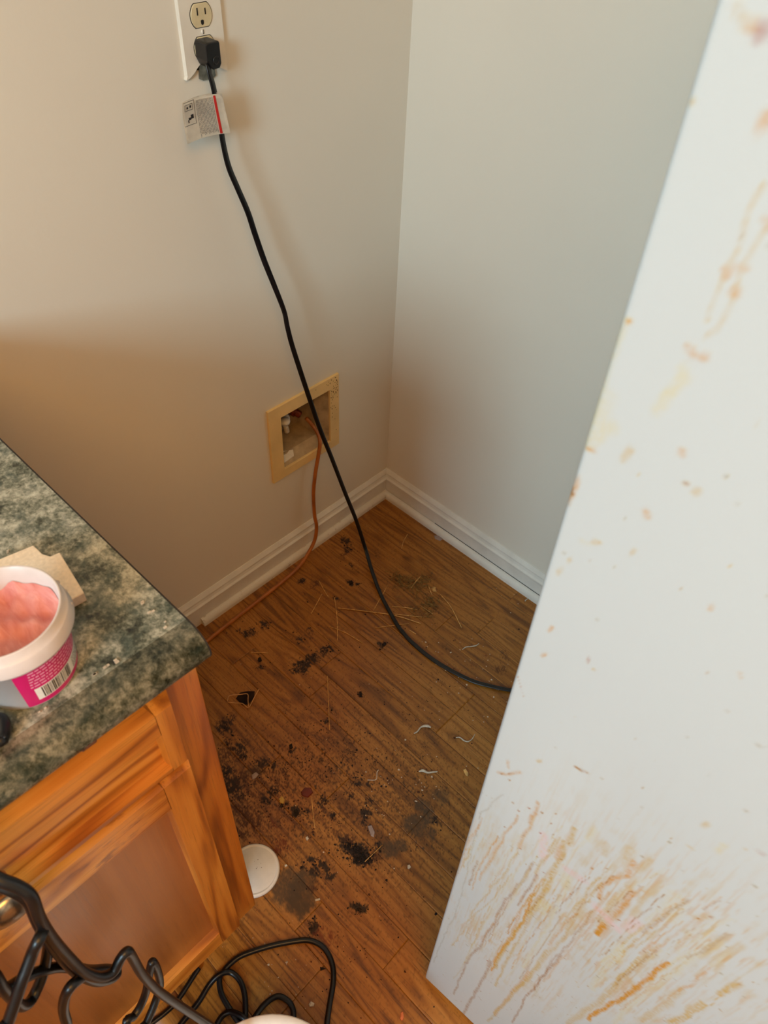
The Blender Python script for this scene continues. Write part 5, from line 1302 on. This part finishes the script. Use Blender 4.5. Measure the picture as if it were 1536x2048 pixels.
GS = 'dry straws scattered on the floor'
STRAW = [
 ([(-0.3755,-0.2022,0.0022),(-0.3329,-0.2587,0.0022),(-0.2949,-0.3126,0.0022),(-0.2683,-0.3714,0.0022)], .0011, 'longest dry straw, bent, passing under the flat black cord'),
 ([(-0.4262,-0.2266,0.0014),(-0.4124,-0.264,0.0014),(-0.4042,-0.313,0.0014)], .0009, 'curved dry straw in front of the cord, pointing at the dark clump'),
 ([(-0.3593,-0.1732,0.0014),(-0.396,-0.2202,0.0014),(-0.4429,-0.2708,0.0014)], .0008, 'upright-looking dry straw crossing the curved straw'),
 ([(-0.3511,-0.1097,0.0014),(-0.3615,-0.1388,0.0014),(-0.3695,-0.1631,0.0014)], .0008, 'short dry straw beside the brown grime patch near the water line'),
 ([(-0.4325,-0.1699,0.0014),(-0.4033,-0.1573,0.0014),(-0.3734,-0.1444,0.0014)], .0008, 'short leaning dry straw left of the straw bundle'),
 ([(-0.6013,-0.1556,0.0014),(-0.5862,-0.1687,0.0014),(-0.5744,-0.1824,0.0014)], .0007, 'tiny reddish straw near the worktop corner'),
 ([(-0.3202,-0.2662,0.0014),(-0.2844,-0.2532,0.0014),(-0.2393,-0.237,0.0014)], .0009, 'dry straw running alongside the flat cord'),
 ([(-0.1277,-0.1788,0.0014),(-0.1062,-0.166,0.0014),(-0.0806,-0.1566,0.0014)], .0010, 'curved pale straw nearest the room corner'),
 ([(-0.1692,-0.3451,0.0014),(-0.1803,-0.3895,0.0014),(-0.2087,-0.4456,0.0014)], .0009, 'long bowed straw right of the hay clump'),
 ([(-0.2063,-0.2832,0.002),(-0.1824,-0.2781,0.002),(-0.1625,-0.2753,0.002)], .0014, 'thick pale straw stub lying on the hay clump'),
 ([(-0.3008,-0.3645,0.0014),(-0.2984,-0.3827,0.0014)], .0010, 'short bright straw stub below the straw bundle'),
 ([(-0.3539,-0.304,0.0014),(-0.3197,-0.3278,0.0014),(-0.288,-0.3512,0.0014)], .0008, 'thin straw pointing at the flat cord from the left'),
 ([(-0.2802,-0.289,0.0014),(-0.2602,-0.3129,0.0014),(-0.2441,-0.3371,0.0014)], .0010, 'upper straw of the bundle behind the flat cord'),
 ([(-0.293,-0.3075,0.0014),(-0.2734,-0.333,0.0014),(-0.253,-0.3593,0.0014)], .0009, 'middle straw of the bundle behind the flat cord'),
 ([(-0.2302,-0.3342,0.0016),(-0.227,-0.3728,0.0016)], .0009, 'slanting straw crossing the end of the bundle'),
 ([(-0.5207,-0.3201,0.0014),(-0.5682,-0.3737,0.0014),(-0.6068,-0.4176,0.0014)], .0007, 'long hair-thin straw with pale tip in the middle of the floor'),
 ([(-0.7294,-0.4965,0.0014),(-0.7479,-0.521,0.0014),(-0.7653,-0.5455,0.0014)], .0007, 'thin straw below the red-brown chip'),
 ([(-0.1691,-0.306,0.0014),(-0.1855,-0.3334,0.0014)], .0009, 'short straw beside the white fluff'),
 ([(-0.7448,-0.6559,0.0014),(-0.6982,-0.6584,0.0014)], .0007, 'thin dark straw across the black dirt clump'),
]
for pts, r_, lb in STRAW:
    o = obj('straw', tube_bm(pts, circ(r_ * 1.15, 6), 4), m_straw)
    tag(o, lb, 'straw', GS)

# hay clump: nobody could count it
def hay_bm(specs, seed):
    r_ = random.Random(seed); bm = bmesh.new()
    for cx, cy, sx, sy, n in specs:
        for i in range(n):
            x, y = r_.gauss(cx, sx), r_.gauss(cy, sy); a = r_.uniform(0, PI); l = r_.uniform(.004, .022); z = r_.uniform(.0008, .005)
            d = np.array((math.cos(a), math.sin(a), r_.uniform(-.08, .08))) * l * .5
            c = np.array((x, y, z)); k = np.array((r_.uniform(-.002, .002), r_.uniform(-.002, .002), 0))
            P = [c - d, c + k, c + d]
            for p_ in P: p_[2] = max(p_[2], .0006)
            tube_bm(P, circ(r_.uniform(.00025, .0006), 3), 1, bm=bm)
    return bm


HC = [(-0.2044,-0.2364),(-0.194,-0.2689),(-0.166,-0.2853),(-0.2174,-0.2569),(-0.2027,-0.2933),(-0.2096,-0.3402),(-0.2024,-0.3579),(-0.2363,-0.3558),(-0.2543,-0.3318)]
o = obj('hay_clump', hay_bm([(x, y, .012, .012, n_) for (x, y), n_ in zip(HC, (45, 50, 50, 45, 40, 40, 25, 30, 25))], 4), [m_hay])
tag(o, 'tangle of olive hay wisps on the floor by the cord', 'hay', kind='stuff')

# crumbs and grit
def crumbs_bm(spots, seed, smin, smax):
    r_ = random.Random(seed); bm = bmesh.new()
    for cx, cy, sg, n in spots:
        for i in range(n):
            x, y = r_.gauss(cx, sg), r_.gauss(cy, sg)
            if x > -.03 or y > -.03 or y < -.93: continue
            if x < -.945 and y > -.54: continue
            s_ = r_.uniform(smin, smax) * (1 if r_.random() < .85 else 1.7)
            vs = [bm.verts.new((x + s_ * r_.uniform(.5, 1.2) * math.cos(a), y + s_ * r_.uniform(.5, 1.2) * math.sin(a), .0002)) for a in (0, 1.3, 2.5, 3.8, 5.0)]
            t_ = bm.verts.new((x + r_.uniform(-.3, .3) * s_, y + r_.uniform(-.3, .3) * s_, s_ * r_.uniform(.5, 1.1) + .0002))
            for k in range(5): bm.faces.new((vs[k], vs[(k + 1) % 5], t_))
    return bm


def join_mats(parts):
    out = bmesh.new()
    for mi, b in enumerate(parts):
        for f in b.faces: f.material_index = mi
        me = bpy.data.meshes.new('t'); b.to_mesh(me); b.free(); out.from_mesh(me); bpy.data.meshes.remove(me)
    return out


CD = [(x, y, r_ * .55, int(3 + 10 * s_ * (r_ / .02))) for x, y, r_, s_, k in BL if k == 0]
PW = [(-0.2832,-0.4585),(-0.2375,-0.5604),(-0.2351,-0.5442),(-0.2817,-0.6157),(-0.5772,-0.6578),(-0.5819,-0.5953),(-0.6392,-0.5952),(-0.9941,-0.71),(-0.9796,-0.642),(-0.9377,-0.6957),(-0.043,-0.4935)]
grit = join_mats([crumbs_bm(CD + [(-.55, -.45, .16, 150), (-.7, -.55, .10, 120), (-.35, -.30, .14, 50), (-.85, -.7, .08, 40)], 2, .0006, .0018),
                  crumbs_bm([(-.6, -.5, .13, 200), (-.78, -.50, .06, 100), (-.3, -.4, .1, 60), (-.85, -.72, .06, 40)], 3, .0006, .0017),
                  crumbs_bm([(x, y, .030, 9) for x, y in PW] + [(-.5, -.5, .15, 40), (-.35, -.55, .06, 25)], 5, .0006, .0017)])
tag(obj('floor_grit', grit, [m_crumb_d, m_crumb_b, m_crumb_w]), 'black, brown and pale grit strewn over the wooden floor', 'grit', kind='stuff')


def lump(name, spots, mat, label, cat, h=.004, seed=1, z0=.0004):
    """small irregular flake from a floor outline"""
    r_ = random.Random(seed); bm = bmesh.new()
    n = len(spots); cx = sum(p_[0] for p_ in spots) / n; cy = sum(p_[1] for p_ in spots) / n
    lo = [bm.verts.new((x, y, z0)) for x, y in spots]
    up = [bm.verts.new((cx + (x - cx) * .86, cy + (y - cy) * .86, z0 + h * r_.uniform(.6, 1.2))) for x, y in spots]
    t_ = bm.verts.new((cx, cy, z0 + h * 1.15))
    for i in range(n):
        j = (i + 1) % n
        bm.faces.new((lo[i], lo[j], up[j], up[i])); bm.faces.new((up[i], up[j], t_))
    bm.faces.new(lo[::-1])
    bmesh.ops.recalc_face_normals(bm, faces=bm.faces[:])
    return tag(obj(name, bm, mat), label, cat)


def lint(pts, r_, label, sc=None):
    return tag(obj('lint_strand', tube_bm(pts, circ(r_, 7), 5, scale=sc), m_lint), label, 'lint', 'white lint strands on the floor')


lint([(-0.4884,-0.5482,0.0022),(-0.4798,-0.5503,0.0022),(-0.4686,-0.5487,0.0022),(-0.4608,-0.5516,0.0022),(-0.4548,-0.5576,0.0022),(-0.4529,-0.5643,0.0022)], .0020, 'white lint strand with a frayed knob, in the middle of the floor', [.6, .8, .8, 1.3, 1.6, .7])
lint([(-0.433,-0.6162,0.0018),(-0.4271,-0.6222,0.0018),(-0.4264,-0.6324,0.0018),(-0.4223,-0.6397,0.0018),(-0.412,-0.6421,0.0018),(-0.3987,-0.6394,0.0018)], .0014, 'wavy grey-white lint strand near the refrigerator edge', [.7, 1, 1.1, 1, .7, .5])
lint([(-0.5429,-0.611,0.0022),(-0.5356,-0.6153,0.0022),(-0.5324,-0.6246,0.0022),(-0.5238,-0.6317,0.0022),(-0.5166,-0.6375,0.0022)], .0020, 'straight white lint strand nearest the tan pellet', [.7, 1.6, 1, .9, .6])
lint([(-0.2546,-0.4865,0.0016),(-0.2436,-0.4879,0.0016),(-0.2343,-0.4951,0.0016),(-0.224,-0.5015,0.0016),(-0.2147,-0.503,0.0016)], .0013, 'S-shaped pale lint strand behind the flat cord', [.7, 1, 1, 1, .7])
lint([(-0.628,-0.5498,0.0014),(-0.6154,-0.5611,0.0014),(-0.6035,-0.5524,0.0014),(-0.5976,-0.5508,0.0014)], .0009, 'hooked thin lint strand left of the straight one')
lint([(-0.038,-0.5045,0.0016),(-0.0295,-0.5043,0.0016),(-0.0217,-0.5077,0.0016)], .0012, 'tiny lint strand by the far baseboard and refrigerator')

lump('paper_scrap', [(-0.0324,-0.2066),(-0.0206,-0.2206),(-0.0239,-0.2321),(-0.0359,-0.2304),(-0.0399,-0.2166)], m_scrap, 'small grey paper scrap against the far baseboard', 'scrap', .0012)
lump('plastic_scrap', [(-0.6923,-0.6132),(-0.6856,-0.6173),(-0.6911,-0.632),(-0.6991,-0.6371),(-0.701,-0.6311)], m_scrap, 'translucent plastic scrap beside the black dirt clump', 'scrap', .0018)
lump('plastic_scrap', [(-0.7824,-0.3785),(-0.7722,-0.38),(-0.7713,-0.3882),(-0.7801,-0.3896),(-0.7876,-0.3879)], m_scrap, 'grey plastic scrap among the dirt by the cabinet', 'scrap', .0015)
lump('leaf_chip', [(-0.7367,-0.474),(-0.7251,-0.4728),(-0.7175,-0.4819),(-0.7215,-0.4921),(-0.7351,-0.4926),(-0.7407,-0.4814)], m_redchip, 'red-brown leaf chip on the dirty floor', 'leaf', .0022)
lump('plaster_chip', [(-0.776,-0.4541),(-0.768,-0.4537),(-0.7691,-0.4639),(-0.7764,-0.4678),(-0.7798,-0.4615)], m_yelchip, 'yellow plaster chip left of the red-brown leaf chip', 'chip', .0018)
lump('pellet', [(-0.4769,-0.6715),(-0.4716,-0.6738),(-0.4756,-0.6848),(-0.4804,-0.6874),(-0.4823,-0.6825)], m_straw, 'tan pellet near the refrigerator edge', 'pellet', .0035)
lump('black_chip', [(-0.9163,-0.7219),(-0.9102,-0.7314),(-0.9197,-0.7269)], m_crumb_d, 'black triangular chip inside the large cable loop', 'chip', .0015)
lump('plaster_crumb', [(-0.966,-0.748),(-0.9603,-0.7478),(-0.9582,-0.754),(-0.9622,-0.7559),(-0.9672,-0.7517)], m_lint, 'white plaster crumb inside the large cable loop', 'crumb', .004)
lump('orange_chip', [(-0.8694,-0.8633),(-0.8656,-0.8653),(-0.871,-0.8725),(-0.8768,-0.8735),(-0.8765,-0.8688)], m_orange, 'orange chip on the bare floor near the refrigerator foot', 'chip', .0025)
lump('pink_crumb', [(-0.6921,-0.7164),(-0.6888,-0.7185),(-0.6902,-0.7234),(-0.6953,-0.7232),(-0.696,-0.72)], m_lint, 'pinkish crumb right of the black dirt clump', 'crumb', .003)
lump('fluff', [(-0.1715,-0.3196),(-0.1644,-0.32),(-0.1624,-0.3264),(-0.1688,-0.3287),(-0.1697,-0.3344),(-0.1747,-0.3273)], m_straw, 'white fluff on the hay clump', 'fluff', .005)
lump('white_crumb', [(-0.79,-0.5461),(-0.7855,-0.5467),(-0.7867,-0.5521),(-0.7918,-0.5522)], m_lint, 'white crumb right of the tub lid', 'crumb', .003)
lump('white_crumb', [(-0.8502,-0.5556),(-0.8465,-0.5569),(-0.8469,-0.5602),(-0.8512,-0.5596)], m_lint, 'white crumb touching distance from the tub lid rim', 'crumb', .003)
lump('paper_sliver', [(-0.8505,-0.6381),(-0.8426,-0.6426),(-0.8442,-0.6456),(-0.8521,-0.6411)], m_lint, 'white paper sliver at the end of the dark plank', 'scrap', .0015)
_sc = [(-0.7414,-0.6447),(-0.7415,-0.6318),(-0.7374,-0.6539),(-0.743,-0.6174)]
tag(obj('soil_clump', crumbs_bm([(_sc[0][0], _sc[0][1], .007, 90), (_sc[1][0], _sc[1][1], .006, 50), (_sc[2][0], _sc[2][1], .005, 40), (_sc[3][0], _sc[3][1], .008, 40)], 14, .001, .0028), m_crumb_d), 'black clump of soil on the floor left of the plank joint', 'soil', kind='stuff')
for i, (q_, lb) in enumerate((([(-0.3747,-0.3467),(-0.3677,-0.3479),(-0.3674,-0.3539),(-0.3764,-0.3546)], 'dark soil crumb beside the flat cord'), ([(-0.3009,-0.1617),(-0.2926,-0.1655),(-0.2975,-0.174),(-0.3069,-0.1713)], 'dark soil crumb left of the flat cord'),
        ([(-0.7712,-0.4924),(-0.7652,-0.4944),(-0.7671,-0.5022),(-0.7763,-0.5011)], 'dark three-cornered soil lump left of the thin straw'), ([(-0.6885,-0.3836),(-0.682,-0.3855),(-0.6864,-0.3936),(-0.6943,-0.3918)], 'dark soil crumb at the plank joint by the cabinet'),
        ([(-0.4992,-0.3969),(-0.4945,-0.3998),(-0.5033,-0.4101),(-0.508,-0.4072)], 'dark soil sliver alone in the middle of the floor'), ([(-0.5999,-0.1781),(-0.5935,-0.1807),(-0.597,-0.1884),(-0.605,-0.186)], 'dark soil crumb near the worktop corner'))):
    lump('soil_crumb', q_, m_crumb_d, lb, 'soil', .004, i)

# dried leaf with pale twigs
lf = empty('dried_leaf', tuple([(-0.681,-0.2361,0.0)][0]))
tag(lf, 'dark curled dried leaf with pale twigs near the cabinet', 'leaf')
lo_ = Vector(lf.location)
q_ = rel([(-0.6976,-0.223,0.0),(-0.6839,-0.2195,0.0),(-0.6695,-0.2253,0.0),(-0.6589,-0.2393,0.0),(-0.6705,-0.25,0.0),(-0.6901,-0.2541,0.0),(-0.6976,-0.2433,0.0)], lo_)
bm = bmesh.new()
vs = [bm.verts.new((x, y, .0015 + .004 * (k % 2))) for k, (x, y, z) in enumerate(q_)]
ce = bm.verts.new((0, 0, .0012))
for k in range(len(vs)): bm.faces.new((vs[k], vs[(k + 1) % len(vs)], ce))
bmesh.ops.solidify(bm, geom=bm.faces[:], thickness=.0006)
obj('leaf_blade', bm, m_leaf, lf)
for pts in ([(-0.7152,-0.2176,0.0065),(-0.707,-0.2105,0.0065),(-0.6987,-0.2136,0.0065),(-0.6867,-0.2239,0.0065),(-0.6746,-0.2342,0.0065),(-0.6831,-0.2463,0.0065),(-0.6929,-0.26,0.0065)], [(-0.7167,-0.2194,0.0065),(-0.707,-0.2325,0.0065),(-0.6966,-0.2446,0.0065),(-0.6936,-0.2609,0.0065),(-0.671,-0.2515,0.0065),(-0.6495,-0.2421,0.0065)]):
    obj('twig', tube_bm(rel(pts, lo_), circ(.0010, 6), 4), m_twig, lf)

# chips of plaster on the worktop
bm = bmesh.new()
for (x, y, z) in [(-0.9659,-0.578,0.909),(-0.9669,-0.5892,0.909),(-1.025,-0.6602,0.909),(-1.0342,-0.6632,0.909),(-1.0181,-0.6155,0.909),(-1.0801,-0.6526,0.909),(-0.9663,-0.6106,0.909),(-1.0221,-0.4435,0.909)]:
    for k in range(2):
        a_, b_ = x + rng.uniform(-.003, .003), y + rng.uniform(-.003, .003); s_ = rng.uniform(.0008, .0018)
        if b_ < -.615: b_ = -.612
        box_bm((a_ - s_, b_ - s_ * .7, ZC + .0001), (a_ + s_, b_ + s_ * .6, ZC + .001), bm=bm)
tag(obj('worktop_crumbs', bm, m_lint), 'white plaster crumbs on the green worktop', 'crumbs', kind='stuff')
